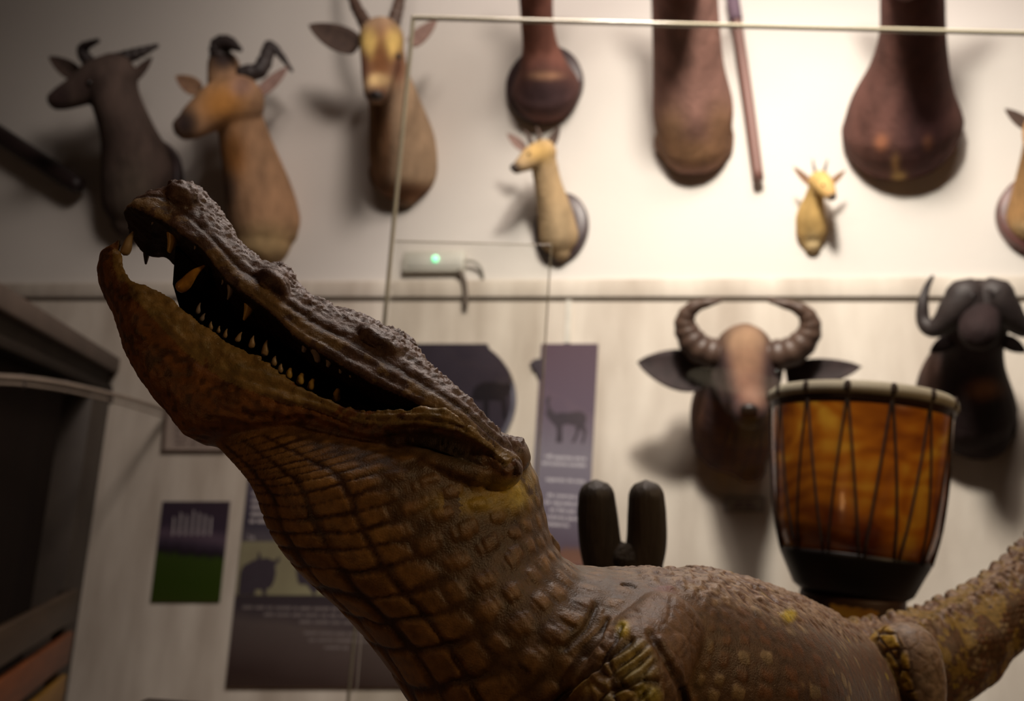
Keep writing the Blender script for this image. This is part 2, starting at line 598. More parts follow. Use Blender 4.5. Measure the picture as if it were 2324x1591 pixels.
FL = leg([(1500, 1440, .51, 95), (1430, 1540, .475, 112), (1370, 1680, .46, 95), (1300, 1850, .455, 70), (1290, 2050, .46, 55), (1270, 2270, .465, 48)])
HL = leg([(1960, 1570, .89, 70), (2055, 1470, .815, 56), (2078, 1540, .80, 62), (2075, 1680, .80, 55), (2060, 1720, .80, 42), (2050, 1795, .80, 34)])
FL2 = leg([(1250, 1560, .62, 95), (1180, 1700, .66, 85), (1150, 1830, .66, 62), (1140, 1920, .66, 45)])
HL2 = leg([(1750, 1600, .90, 60), (1740, 1640, .93, 50), (1735, 1700, .94, 38)])
PL_Z = 1.05


def foot(px, py, d):
    c = cs(px, py, d)
    w_ = cs2w(c); w_[2] = PL_Z + 0.010
    rel = w_ - CAM
    c = np.array([rel @ RIGHT, rel @ UP, -(rel @ FWD)])
    down = np.array([Z @ RIGHT, Z @ UP, -(Z @ FWD)])
    fx = np.array([1, 0, 0]) - down * down[0]; fx /= np.linalg.norm(fx)
    fz = np.cross(fx, down)
    out = [ellipsoid(c, [fx * .024, fz * .02, down * .0105])]
    for k in range(5):
        a = (k - 2) * 0.35
        dv = -fx * math.cos(a) + fz * math.sin(a)
        out.append(tube([c + dv * .01, c + dv * .04, c + dv * .055], [.0065, .0055, .004], n=8, m=10))
    return out


feet = foot(1262, 2290, .465) + foot(2046, 1800, .80) + foot(1138, 1990, .66) + foot(1733, 1745, .94)
Vall, Fall = join(parts + ex + [FL, HL, FL2, HL2] + feet)
me = remesh(Vall, Fall, 0.00125, smooth=6, name='crocodile_body')
P = get_v(me); Nn = get_n(me)
NV = len(P)
# surface coordinates from the nearest generating surface
surf = [(R_uj.reshape(-1, 3), uv_uj.reshape(-1, 4), 0), (R_lj.reshape(-1, 3), uv_lj.reshape(-1, 4), 1), (R_bd.reshape(-1, 3), uv_bd.reshape(-1, 4), 2),
        (FL[0], np.zeros((len(FL[0]), 4)), 3), (HL[0], np.zeros((len(HL[0]), 4)), 4)]
SP = np.concatenate([s[0] for s in surf]); SU = np.concatenate([s[1] for s in surf]); SL = np.concatenate([np.full(len(s[0]), s[2]) for s in surf])
kd = kdtree.KDTree(len(SP))
for i, p in enumerate(SP): kd.insert(p, i)
kd.balance()
idx = np.empty((NV, 3), int); dist = np.empty((NV, 3))
for i in range(NV):
    r = kd.find_n(P[i], 3)
    for j in range(3): idx[i, j] = r[j][1]; dist[i, j] = r[j][2]
lab = SL[idx[:, 0]]
wgt = 1 / (dist + 2e-4) ** 2
wgt *= (SL[idx] == lab[:, None])
wgt /= wgt.sum(1, keepdims=True)
uvv = (SU[idx] * wgt[:, :, None]).sum(1)
# angle around the body must not be averaged across its seam
bdm = lab == 2
ca = (np.cos(SU[idx][:, :, 1]) * wgt).sum(1); sa = (np.sin(SU[idx][:, :, 1]) * wgt).sum(1)
theta = np.arctan2(sa, ca)
s_ = uvv[:, 0]

disp = np.zeros(NV)
col = np.zeros((NV, 3))
Q = P  # camera-aligned metres
qpx = W / 2 + Q[:, 0] / -Q[:, 2] * F   # handy only for choosing which body region a vertex is in
qpy = H / 2 - Q[:, 1] / -Q[:, 2] * F
n_lo, n_mid, n_hi = fbm(Q, 18, 3, 1), fbm(Q, 70, 4, 5), fbm(Q, 260, 3, 9)

# --- neck, trunk and tail
s = s_; at = np.abs(theta)
s_sh = uv_bd[int(230 * 7 / NB), 0, 0]        # where the neck meets the chest
s_hip = uv_bd[int(230 * 13.5 / NB), 0, 0]
u0 = s / s_sh
PTAB = np.array([24, 25, 34, 52, 76, 88, 40, 27, 30])
pitch = np.interp(u0, [0, .25, .45, .65, .85, 1.05, 1.3, 2.2, 4], PTAB * PX)
tab_s = np.linspace(0, s.max() + .01, 3000)
tab_p = np.interp(tab_s / s_sh, [0, .25, .45, .65, .85, 1.05, 1.3, 2.2, 4], PTAB * PX)
tab_U = np.concatenate([[0], np.cumsum(np.diff(tab_s) / tab_p[:-1])])
U = np.interp(s, tab_s, tab_U)
U = U + 0.9 * (n_lo - .5) + 0.35 * (n_mid - .5) + 0.25 * np.sin(theta * 2)
# columns: small on the sides, broad on the belly
tt = np.linspace(0, PI, 800)
dens = np.interp(tt, [0, 1.2, 1.9, 2.4, PI], [5.2, 4.8, 4.0, 2.7, 2.3])
tab_V = np.concatenate([[0], np.cumsum(dens[:-1] * (tt[1] - tt[0]))])
V_ = np.interp(at, tt, tab_V) * np.sign(theta)
trunk = sstep(1.15, 1.6, u0)
V_ = V_ * (1 + .5 * (u0 > 1.32))
bell = sstep(1.75, 2.15, at)
V_ = V_ + (0.55 * (n_mid - .5) + 0.8 * (n_lo - .5)) * (1 - .75 * bell)
row = np.floor(U)
brick = (1 - bell) * 0.5
Vb = V_ + brick * (row % 2)
cel = np.floor(Vb)
j1 = hash2(row, cel, 1) - .5; j2 = hash2(row, cel, 2) - .5
a_ = (U - row - .5) + j1 * 0.14; b_ = (Vb - cel - .5) + j2 * 0.14
pn = 2.2 + 3.2 * bell
rr = (np.abs(a_) ** pn + np.abs(b_) ** pn) ** (1 / pn)
edge = 0.44 + 0.03 * bell - (1 - bell) * (.01 + .08 * hash2(row, cel, 3))
plate = 1 - sstep(edge - 0.15 - .06 * (1 - bell), edge + 0.04, rr)
plate = plate * (1 - .55 * (1 - sstep(.35, 1.0, at)) * (1 - trunk))
amp = (np.interp(u0, [0, .3, .5, .9, 1.2, 1.6, 3.5, 6], [0.3, 2.0, 4.5, 6.5, 5.0, 1.1, 0.9, 4]) * PX)
dome = 1 - sstep(.08, .50, rr)
plate = plate * np.maximum(bell, .35) + dome * (1 - np.maximum(bell, .35))
amp = amp * (1 - 0.5 * (1 - sstep(.7, 1.5, at)))
d_b = amp * (plate - 0.6) + 1.2 * PX * (n_hi - .5) + 5 * PX * (n_lo - .5) * (1 - bell)
# ridged back plates along trunk and tail
ridge = (1 - sstep(0.35, 0.75, at)) * sstep(.9, 1.25, u0)
rw = np.sin(U * 2 * PI * 0.55 + 4 * n_mid) * np.sin(theta * 16 + 5 * n_lo)
d_b += ridge * PX * (5.0 * (rw > .1) * np.abs(rw) + 12 * (n_mid - .5) + 7 * (n_hi - .5))
tailm = sstep(1.0, 1.12, s / s_hip)
saw = (U * .42) % 1.0
crest = np.exp(-((at - .32) / .16) ** 2) * tailm
d_b += crest * PX * 24 * np.sqrt(np.maximum(0, 1 - (np.abs(saw - .5) * 2.2) ** 2)) * (.6 + .8 * n_mid)
d_b += tailm * PX * 16 * (vnoise(Q, 55, 77) - .5)
# wrinkles in the bend of the shoulder
wr = np.exp(-(((qpx - 1370) / 60) ** 2 + ((qpy - 1450) / 90) ** 2)) * (lab == 2)
d_b += wr * 5 * PX * np.sin((qpx * .83 + qpy * .55 + 40 * n_lo) / 11)
tone = hash2(row, cel, 5)
c_plate = lerp((0.12, 0.058, 0.020), (0.25, 0.135, 0.050), tone * .6 + .4 * n_mid)
c_bel = lerp((0.19, 0.090, 0.026), (0.35, 0.19, 0.060), tone * .5 + .5 * n_mid)
c_plate = lerp((1, 1, 1), (1, 1, 1), tone) * (c_plate * (1 - bell[:, None]) + c_bel * bell[:, None])
c_tr = lerp((0.080, 0.030, 0.012), (0.22, 0.095, 0.038), n_mid * .6 + n_hi * .4)
c_tr = np.where(((tone > .68) & (rr < .36 + .12 * (n_hi - .5)))[:, None], lerp((0.18, 0.11, 0.045), (0.36, 0.26, 0.14), n_hi), c_tr)
c_tr = np.where((tone > .985)[:, None], (0.50, 0.36, 0.02), c_tr)
cb = c_plate * (1 - trunk[:, None]) + c_tr * trunk[:, None]
c_gr = lerp((0.035, 0.014, 0.006), (0.07, 0.030, 0.012), n_lo)
c_gr = c_gr + (c_plate * .55 - c_gr) * ((1 - bell) * .7)[:, None]
c_gr = c_gr * (1 - trunk[:, None]) + np.array([0.11, 0.06, 0.032]) * trunk[:, None]
cb = c_gr * (1 - plate[:, None]) + cb * plate[:, None]
# pale highlights painted into the back ridge, yellow patch behind the jaw
cb = lerp(cb, lerp((0.15, 0.07, 0.035), (0.42, 0.29, 0.19), sstep(.35, .65, n_hi)), ridge * .75)
yp = np.exp(-(((qpx - 1160) / 45) ** 2 + ((qpy - 1100) / 50) ** 2)) * (n_mid > .38)
yp += .8 * np.exp(-(((qpx - 1060) / 70) ** 2 + ((qpy - 1140) / 24) ** 2)) * (n_mid > .4)
cb = lerp(cb, (0.52, 0.36, 0.05), np.clip(yp, 0, 1) * bdm)
tl = tailm * (n_mid > .56)
cb = lerp(cb, (0.30, 0.19, 0.04), tl * .7)
disp = np.where(bdm, d_b, disp); col = np.where(bdm[:, None], cb, col)

# --- upper jaw
m0 = lab == 0
xx, yy, st = uvv[:, 1], uvv[:, 2], uvv[:, 3]
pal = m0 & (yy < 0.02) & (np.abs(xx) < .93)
long_ = np.sin(yy * 26 + 5 * n_lo + 1.5 * n_mid)           # folds that run along the snout
rug = sstep(.25, .8, yy)
d_u = PX * ((9 * (n_mid - .5) + 11 * (n_hi - .5)) * (0.5 + rug) + 1.6 * long_ * sstep(0.02, .12, s_))
pit = vnoise(Q * 1.0, 420, 3)
d_u += PX * 4.5 * (np.abs(pit - .5) * 2 - .4) * rug
gro = np.exp(-((yy - .28) / .05) ** 2)
d_u -= PX * 2.5 * gro
d_u += PX * 4 * (vnoise(Q, 120, 8) - .5) * (yy < .25)
cu = lerp((0.050, 0.026, 0.019), (0.16, 0.092, 0.064), n_mid * .5 + n_hi * .5)
cu = lerp(cu, (0.26, 0.17, 0.07), (yy < .22) * (n_mid > .5) * .6)
cu = lerp(cu, (0.03, 0.015, 0.010), gro * .5)
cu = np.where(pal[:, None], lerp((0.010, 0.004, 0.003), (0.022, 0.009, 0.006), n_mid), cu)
disp = np.where(m0, d_u, disp); col = np.where(m0[:, None], cu, col)

# --- lower jaw
m1 = lab == 1
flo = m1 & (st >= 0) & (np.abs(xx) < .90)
sp_n = vnoise(Q, 230, 21)
d_l = PX * (6 * (n_lo - .5) + 6 * (n_mid - .5) + 6.0 * (n_hi - .5))
rim = (np.abs(xx) > .86) & (yy > -.42)
d_l += PX * 9 * (n_mid - .45) * rim
d_l += PX * 2.2 * np.sin(yy * 30 + 9 * n_lo + 4 * n_mid) * sstep(.10, .16, s_)
d_l += PX * 7 * (vnoise(Q, 150, 61) - .5) * (np.abs(yy) < .3)
fold = np.exp(-((yy + .42) / .04) ** 2) * sstep(.05, .12, s_)
d_l -= PX * 4 * fold
# hollow cheek with folds around it, bead scales under it
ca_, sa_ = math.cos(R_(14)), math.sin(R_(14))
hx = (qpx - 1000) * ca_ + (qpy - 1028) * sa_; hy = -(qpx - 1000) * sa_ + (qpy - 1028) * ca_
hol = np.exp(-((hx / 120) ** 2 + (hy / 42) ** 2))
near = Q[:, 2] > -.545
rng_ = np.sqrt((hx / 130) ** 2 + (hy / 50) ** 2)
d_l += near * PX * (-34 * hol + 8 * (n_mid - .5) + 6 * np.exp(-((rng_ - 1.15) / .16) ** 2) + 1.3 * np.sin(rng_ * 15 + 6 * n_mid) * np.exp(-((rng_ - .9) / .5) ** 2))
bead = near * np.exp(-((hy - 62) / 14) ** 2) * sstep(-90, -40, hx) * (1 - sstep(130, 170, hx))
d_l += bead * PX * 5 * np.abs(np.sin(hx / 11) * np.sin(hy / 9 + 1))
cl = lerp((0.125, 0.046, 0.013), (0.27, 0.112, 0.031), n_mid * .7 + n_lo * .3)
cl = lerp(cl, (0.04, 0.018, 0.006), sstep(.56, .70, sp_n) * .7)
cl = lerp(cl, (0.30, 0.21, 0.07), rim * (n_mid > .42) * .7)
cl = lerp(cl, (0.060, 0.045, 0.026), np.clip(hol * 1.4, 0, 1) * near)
cl = lerp(cl, (0.46, 0.28, 0.05), np.clip(bead, 0, 1) * .8)
low = near * np.exp(-((hy - 85) / 12) ** 2) * sstep(-40, 60, hx) * (1 - sstep(150, 190, hx))
cl = lerp(cl, (0.50, 0.31, 0.04), np.clip(low, 0, 1))
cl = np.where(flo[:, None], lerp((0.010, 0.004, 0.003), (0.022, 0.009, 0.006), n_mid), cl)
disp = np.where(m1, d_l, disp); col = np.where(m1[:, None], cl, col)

# --- legs: knobbly olive and yellow scales
m3 = lab >= 3
cel3 = vnoise(Q, 150, 31)
vx = Q * 95 * np.array([1.0, 1.0, 1.0])
fx = vx - np.floor(vx)


def worley(p):
    i = np.floor(p).astype(np.int64); f1 = np.full(len(p), 9.0); f2 = np.full(len(p), 9.0); ident = np.zeros(len(p))
    for dx in (-1, 0, 1):
        for dy in (-1, 0, 1):
            for dz in (-1, 0, 1):
                c = i + [dx, dy, dz]
                k = c[:, 0] + 57 * c[:, 2]
                o = np.column_stack([hash2(k, c[:, 1], 41), hash2(k, c[:, 1], 42), hash2(k, c[:, 1], 43)])
                dd = np.linalg.norm(c + o - p, axis=1)
                new = dd < f1
                f2 = np.where(new, f1, np.minimum(f2, dd)); ident = np.where(new, o[:, 0], ident); f1 = np.where(new, dd, f1)
    return f1, f2, ident


LQ = Q[m3]
f1, f2, ident = worley(LQ * np.array([85, 85, 60]) / np.where(lab[m3] == 4, 1.2, 0.9)[:, None])
pl3 = sstep(.03, .22, f2 - f1)
d3 = PX * (7 * pl3 + 8 * (n_hi[m3] - .5) + 3 * (n_mid[m3] - .5))
c3 = lerp((0.18, 0.10, 0.02), (0.40, 0.28, 0.05), ident * .7 + .3 * n_mid[m3])
c3 = lerp(c3, (0.32, 0.29, 0.16), (ident > .75) * .6)
c3 = lerp((0.05, 0.022, 0.006), c3, pl3)
mix3 = sstep(.42, .58, n_lo[m3] * .5 + n_mid[m3] * .5)
c3 = lerp(lerp((0.12, 0.066, 0.030), (0.23, 0.14, 0.06), n_hi[m3]), c3, np.maximum(mix3, lab[m3] == 4))
fd = np.where(lab[m3] == 3, np.exp(-(((qpx[m3] - 1425) / 80) ** 2 + ((qpy[m3] - 1560) / 105) ** 2) ** 2), 1.0)
rdg = np.interp(qpy[m3], [1390, 1450, 1500, 1591, 1700], [1995, 2045, 2068, 2085, 2085])
smo = (lab[m3] == 4) * sstep(-14, 6, qpx[m3] - rdg)
d3 = d3 * (.25 + .75 * fd) * (1 - .8 * smo)
c3 = np.where((lab[m3] == 4)[:, None], lerp(lerp((0.28, 0.14, 0.015), (0.55, 0.34, 0.03), ident), (0.06, 0.025, 0.006), 1 - pl3), c3)
c3 = lerp(c3, lerp((0.22, 0.13, 0.085), (0.40, 0.30, 0.21), n_mid[m3]), smo)  # pale highlight painted into the colour of the hind leg ridge
c3 = lerp(lerp((0.105, 0.050, 0.024), (0.22, 0.120, 0.055), n_mid[m3] * .6 + n_hi[m3] * .4), c3, fd * .9)
disp[m3] = d3; col[m3] = c3
sh = np.exp(-(((qpx - 1440) / 110) ** 2 + ((qpy - 1530) / 110) ** 2)) * (lab == 2)
col = lerp(col, (0.34, 0.22, 0.05), np.clip(sh, 0, 1) * (n_mid > .42) * .6)

# creases and folds of the shoulder, spots on the flank (near side only)
nearside = Q[:, 2] > -.60


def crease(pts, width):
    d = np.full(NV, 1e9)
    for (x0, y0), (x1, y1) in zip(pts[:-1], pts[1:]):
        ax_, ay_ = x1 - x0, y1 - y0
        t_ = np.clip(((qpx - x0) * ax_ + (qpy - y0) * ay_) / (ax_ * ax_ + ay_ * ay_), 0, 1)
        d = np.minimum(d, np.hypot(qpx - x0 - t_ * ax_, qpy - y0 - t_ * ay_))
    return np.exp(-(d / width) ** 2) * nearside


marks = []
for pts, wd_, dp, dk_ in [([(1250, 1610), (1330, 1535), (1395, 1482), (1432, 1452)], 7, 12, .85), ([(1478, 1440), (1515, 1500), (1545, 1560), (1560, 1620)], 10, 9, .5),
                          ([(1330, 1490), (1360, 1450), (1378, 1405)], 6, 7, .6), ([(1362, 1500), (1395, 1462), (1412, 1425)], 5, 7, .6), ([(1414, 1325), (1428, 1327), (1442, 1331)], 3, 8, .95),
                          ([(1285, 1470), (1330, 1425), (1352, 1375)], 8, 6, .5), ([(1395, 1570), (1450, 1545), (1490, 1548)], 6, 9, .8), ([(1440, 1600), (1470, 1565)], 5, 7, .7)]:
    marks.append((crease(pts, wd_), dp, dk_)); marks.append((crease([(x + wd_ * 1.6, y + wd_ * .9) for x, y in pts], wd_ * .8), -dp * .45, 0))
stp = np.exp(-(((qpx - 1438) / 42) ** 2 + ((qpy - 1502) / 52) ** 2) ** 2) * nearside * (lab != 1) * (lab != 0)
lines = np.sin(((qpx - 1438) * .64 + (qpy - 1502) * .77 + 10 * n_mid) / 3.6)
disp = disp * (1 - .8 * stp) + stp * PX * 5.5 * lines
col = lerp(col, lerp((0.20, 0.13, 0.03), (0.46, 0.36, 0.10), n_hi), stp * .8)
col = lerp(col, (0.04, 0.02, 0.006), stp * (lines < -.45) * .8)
for x, y, rx, ry, c_, amt in [(1414, 1428, 15, 19, (.50, .36, .02), 1), (1790, 1398, 16, 15, (.52, .38, .02), 1), (1508, 1336, 22, 10, (.20, .045, .035), .9), (1570, 1332, 22, 9, (.34, .20, .08), .8),
                              (1468, 1575, 30, 26, (.44, .36, .06), .7), (1448, 1530, 26, 22, (.40, .36, .20), .5), (1330, 1560, 46, 22, (.40, .24, .04), .5), (1170, 1120, 26, 34, (.62, .46, .08), .9), (1120, 1140, 40, 16, (.54, .40, .10), .7)]:
    q_ = np.exp(-(((qpx - x) / rx) ** 2 + ((qpy - y) / ry) ** 2) ** 2) * nearside * sstep(.30, .50, n_mid + .12) * (lab > 1)
    col = lerp(col, c_, np.clip(q_ * amt, 0, 1)); disp = disp + q_ * PX * 2.5
ed = np.empty(len(me.edges) * 2, np.int32); me.edges.foreach_get('vertices', ed); ed = ed.reshape(-1, 2)
bd_ = np.zeros(NV); cross = lab[ed[:, 0]] != lab[ed[:, 1]]
bd_[ed[cross].ravel()] = 1
deg = np.bincount(ed.ravel(), minlength=NV)


def avg(f):
    return (np.bincount(ed[:, 0], f[ed[:, 1]], NV) + np.bincount(ed[:, 1], f[ed[:, 0]], NV)) / deg


zone = bd_.copy(); zone[(lab < 2)] = 0
for _ in range(14): zone = np.maximum(zone, avg(zone) * 1.0)
zone = np.clip(zone * 3, 0, 1)
d_s, c_s = disp.copy(), [col[:, k].copy() for k in range(3)]
for _ in range(26):
    d_s = avg(d_s)
    c_s = [avg(c) for c in c_s]
disp = disp * (1 - zone) + d_s * zone
col = col * (1 - zone[:, None]) + np.column_stack(c_s) * zone[:, None]
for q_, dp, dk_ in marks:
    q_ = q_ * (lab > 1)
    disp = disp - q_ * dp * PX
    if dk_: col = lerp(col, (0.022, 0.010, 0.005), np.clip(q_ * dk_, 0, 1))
VW = cs2w(P + Nn * disp[:, None])
VW[:, 2] = np.maximum(VW[:, 2], PL_Z + .001)
set_v(me, VW)
BASE = cs2w(cs(1500, 1591, .6)); BASE[2] = PL_Z
croc = thing('crocodile', BASE, 'stuffed crocodile with raised head and wide open toothy mouth', 'crocodile')
M_croc = mat_attr('crocodile_hide', rough=0.38, spec=0.42, scale=160, bump=0.38, bscale=900, dist=0.0012, amt=0.35)
set_v(me, get_v(me) - BASE)
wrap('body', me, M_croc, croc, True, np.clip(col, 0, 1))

# mouth lining between the jaws
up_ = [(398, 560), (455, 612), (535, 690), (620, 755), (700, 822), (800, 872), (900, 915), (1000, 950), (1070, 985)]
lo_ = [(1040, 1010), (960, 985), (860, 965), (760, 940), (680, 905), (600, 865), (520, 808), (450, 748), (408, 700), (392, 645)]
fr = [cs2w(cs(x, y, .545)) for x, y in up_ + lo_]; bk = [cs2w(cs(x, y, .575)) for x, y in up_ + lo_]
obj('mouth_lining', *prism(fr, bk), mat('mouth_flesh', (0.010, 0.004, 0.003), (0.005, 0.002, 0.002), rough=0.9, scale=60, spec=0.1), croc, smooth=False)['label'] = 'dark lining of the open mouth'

M_ty = mat('tooth_yellow', (0.62, 0.42, 0.10), (0.42, 0.22, 0.03), rough=0.35, scale=130)
M_to = mat('tooth_stained', (0.62, 0.32, 0.05), (0.16, 0.06, 0.015), rough=0.3, scale=110)
M_tg = mat('tooth_grey', (0.34, 0.28, 0.24), (0.22, 0.17, 0.14), rough=0.4, scale=130)
M_tb = mat('tooth_bone', (0.46, 0.34, 0.20), (0.30, 0.19, 0.08), rough=0.4, scale=130)
phi_ = R_(32)
TZ = lambda x: .55 - (np.interp(x, [280, 400, 600, 800, 1000], [60, 92, 115, 148, 185]) * math.cos(phi_) * .86) * PX
TE = [  # base, tip, radius, material, blunt
    (393, 524, 386, 568, 13, M_ty, .62), (572, 668, 555, 724, 16, M_ty, .3), (357, 480, 352, 496, 6, M_tg, .3), (455, 528, 449, 552, 8, M_tg, .3),
    (532, 634, 524, 666, 9, M_tg, .25), (518, 606, 511, 632, 8, M_tg, .25), (652, 704, 651, 724, 8, M_tg, .3), (702, 752, 697, 782, 11, M_tg, .6),
    (722, 772, 728, 803, 15, M_tg, .6), (755, 792, 752, 816, 11, M_tg, .55), (783, 808, 780, 831, 10, M_tg, .5), (806, 822, 803, 841, 9, M_tg, .5), (832, 834, 830, 850, 8, M_tg, .5),
    (422, 642, 463, 604, 14, M_to, .25), (288, 562, 302, 528, 11, M_tb, .35), (262, 574, 246, 560, 8, M_ty, .3), (450, 704, 456, 682, 6, M_tg, .2),
    (459, 722, 467, 708, 6, M_tg, .2), (478, 742, 480, 726, 6, M_tb, .2), (496, 750, 499, 737, 5, M_tb, .2), (511, 760, 517, 742, 6, M_tb, .2), (541, 768, 551, 749, 7, M_tb, .2),
    (572, 780, 577, 756, 8, M_tb, .2), (602, 796, 608, 764, 9, M_tb, .25), (622, 822, 626, 805, 8, M_tb, .4), (636, 838, 639, 823, 8, M_tb, .4), (656, 850, 660, 834, 9, M_ty, .7),
    (682, 863, 687, 846, 10, M_ty, .75), (706, 876, 712, 858, 9, M_ty, .75), (764, 900, 768, 881, 10, M_ty, .8)]
for (x0, y0, x1, y1, r, m_, bl) in TE:
    if y1 > y0 and m_ is M_tg: x0, y0, x1, y1 = x0 - 6, y0 + 10, x1 - 7, y1 + 13
    if y1 > y0: x0, y0 = x0 + .15 * (x1 - x0), y0 + .15 * (y1 - y0)
    z = TZ(x0) + (.010 if (y1 > y0 and m_ is M_ty) else 0)
    back = .04 if y1 > y0 else .22
    if y1 < y0 and r < 11: x1, y1, r = x0 + .72 * (x1 - x0), y0 + .72 * (y1 - y0), r * .85
    a, b = cs(x0, y0, z), cs(x1, y1, z)
    bend = np.array([0.06 * (y1 - y0), 0.06 * (x1 - x0), 0]) * PX
    V, Fc = tube([a - (b - a) * back, a, a * .5 + b * .5 + bend, b], np.array([r, r * .97, r * (.55 + .4 * bl), max(r * bl * .8, 1.2)]) * PX, n=14, m=14, ref=(0, 0, 1))
    obj('tooth', cs2w(V), Fc, m_, croc)
# far row of the upper jaw, two of its teeth frame the gap at the front
for (x0, y0, x1, y1, r) in [(334, 560, 331, 598, 9)]:
    a, b = cs(x0, y0, .572), cs(x1, y1, .572)
    V, Fc = tube([a, a * .5 + b * .5, b], np.array([r, r * .8, r * .3]) * PX, n=10, m=12, ref=(0, 0, 1))
    obj('tooth', cs2w(V), Fc, M_tg, croc)

# plinth under the animal
tag(obj('display_plinth', *bevel_box(-.45, .75, .28, 1.16, 0.0, PL_Z, 0.01, HX, HY, Z, CAM * [1, 1, 0]), mat('plinth_board', (0.06, 0.045, 0.035), rough=0.6)), 'low dark board plinth carrying the crocodile', 'plinth')

# ------------------------------------------------------------------ trophies on the wall
M_fur = mat_attr('fur', rough=0.8, spec=0.2, scale=14, bump=0.5, bscale=90, dist=0.01, amt=0.30, stretch=(1, 1, .45))
M_horn = mat('horn_keratin', (0.11, 0.065, 0.045), (0.055, 0.03, 0.022), rough=0.45, scale=14, bump=0.2)
M_black = mat('black_horn', (0.035, 0.024, 0.022), (0.016, 0.010, 0.010), rough=0.6, scale=14, bump=0.2)
M_eye = mat('glass_eye', (0.012, 0.008, 0.006), rough=0.08)
M_wood_d = mat('dark_plaque_wood', (0.065, 0.036, 0.038), (0.035, 0.020, 0.022), rough=0.4, scale=6, stretch=(1, 1, 5))
M_wood_r = mat('red_plaque_wood', (0.16, 0.06, 0.05), (0.09, 0.035, 0.03), rough=0.45, scale=6, stretch=(1, 1, 5))


def wtube(rows, n=26, m=20, **k):
    """rows: (x, y, distance from wall, radius in photo pixels)"""
    p = [wp(x, y, w) for x, y, w, r in rows]
    rr = [r * wdepth(x, y, w) / F for x, y, w, r in rows]
    return tube(p, rr, n=n, m=m, ref=(0.1, 0.2, 0.97), **k)


def wdisc(x, y, rx, ry, w0, w1, m=40, dome=0.0):
    k = wdepth(x, y, w0) / F
    c = wp(x, y, 0.0)
    prof = [(1.0, w0), (1.0, max(w0, w1 - .012)), (.985, max(w0, w1 - .004)), (.95, w1), (.5, w1 + dome * .8), (.02, w1 + dome)]
    ang = np.linspace(0, 2 * PI, m, endpoint=False)
    rings = np.array([[c + WN * z + WU * rx * k * r * math.cos(a) + Z * ry * k * r * math.sin(a) for a in ang] for r, z in prof])
    return capped(rings)


def ear(bx, by, tx, ty, wd, w0, w1, m, parent, n=12, cup=0.35):
    """leaf-shaped cupped ear from its base to its tip"""
    a, b = wp(bx, by, w0), wp(tx, ty, w1)
    L = np.linalg.norm(b - a); t = (b - a) / L
    side = np.cross(t, WN); side /= np.linalg.norm(side)
    nn = np.cross(side, t)
    k = wdepth(bx, by, w0) / F
    rings = []
    for i in range(n):
        s = i / (n - 1)
        hw = wd * .5 * k * (math.sin(PI * min(1, .22 + .78 * s ** .85)) ** .75 + .02)
        ring = []
        for j in range(14):
            ph = 2 * PI * j / 14
            x = math.cos(ph); y = math.sin(ph)
            z = .16 * hw * y - cup * hw * (1 - x * x) + (.10 * hw if y > 0 else 0)
            ring.append(a + t * L * s + side * hw * x + nn * z)
        rings.append(ring)
    V, Fc = capped(np.array(rings))
    return obj('ear', V, Fc, m, parent)


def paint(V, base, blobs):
    """coat colours, on some heads with painted highlight or shading: (x, y, radius px, colour, softness)"""
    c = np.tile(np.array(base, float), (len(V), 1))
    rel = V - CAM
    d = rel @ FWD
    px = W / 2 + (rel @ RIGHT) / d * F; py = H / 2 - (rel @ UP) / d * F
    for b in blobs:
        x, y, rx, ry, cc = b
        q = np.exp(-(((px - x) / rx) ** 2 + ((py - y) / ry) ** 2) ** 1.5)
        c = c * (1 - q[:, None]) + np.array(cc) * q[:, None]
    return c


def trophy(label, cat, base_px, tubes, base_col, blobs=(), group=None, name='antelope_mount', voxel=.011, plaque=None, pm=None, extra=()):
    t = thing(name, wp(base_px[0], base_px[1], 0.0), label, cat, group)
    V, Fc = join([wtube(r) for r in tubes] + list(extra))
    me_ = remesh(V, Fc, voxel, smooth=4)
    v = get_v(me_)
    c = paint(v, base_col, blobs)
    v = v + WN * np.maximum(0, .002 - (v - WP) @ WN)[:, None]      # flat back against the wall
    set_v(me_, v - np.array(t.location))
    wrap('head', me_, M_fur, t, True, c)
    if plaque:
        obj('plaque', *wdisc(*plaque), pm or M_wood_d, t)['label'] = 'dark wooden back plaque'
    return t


def horn(rows, m, parent, ridges=0.06, nr=9, name='horn'):
    return obj(name, *wtube(rows, n=44, m=14, ridges=ridges, nr=nr), m, parent)


def eyeball(x, y, w, r, parent):
    k = wdepth(x, y, w) / F
    return obj('eye', *ellipsoid(wp(x, y, w), np.eye(3) * r * k, 8, 12), M_eye, parent)


def nose(x, y, w, rx, ry, m, parent):
    k = wdepth(x, y, w) / F
    return obj('nose', *ellipsoid(wp(x, y, w), [WU * rx * k, Z * ry * k, WN * rx * .8 * k], 10, 16), m, parent)


M_nose = mat('dark_muzzle_skin', (0.03, 0.02, 0.018), rough=0.45)
M_ear_d = mat('ear_dark_fur', (0.085, 0.052, 0.038), (0.05, 0.03, 0.024), rough=0.85, scale=30)
M_ear_t = mat('ear_tan_fur', (0.30, 0.17, 0.09), (0.17, 0.09, 0.055), rough=0.85, scale=30)
M_ear_p = mat('ear_pink_fur', (0.30, 0.19, 0.16), (0.20, 0.12, 0.10), rough=0.85, scale=30)
M_ear_k = mat('ear_black_fur', (0.045, 0.028, 0.028), (0.025, 0.016, 0.016), rough=0.8, scale=30)

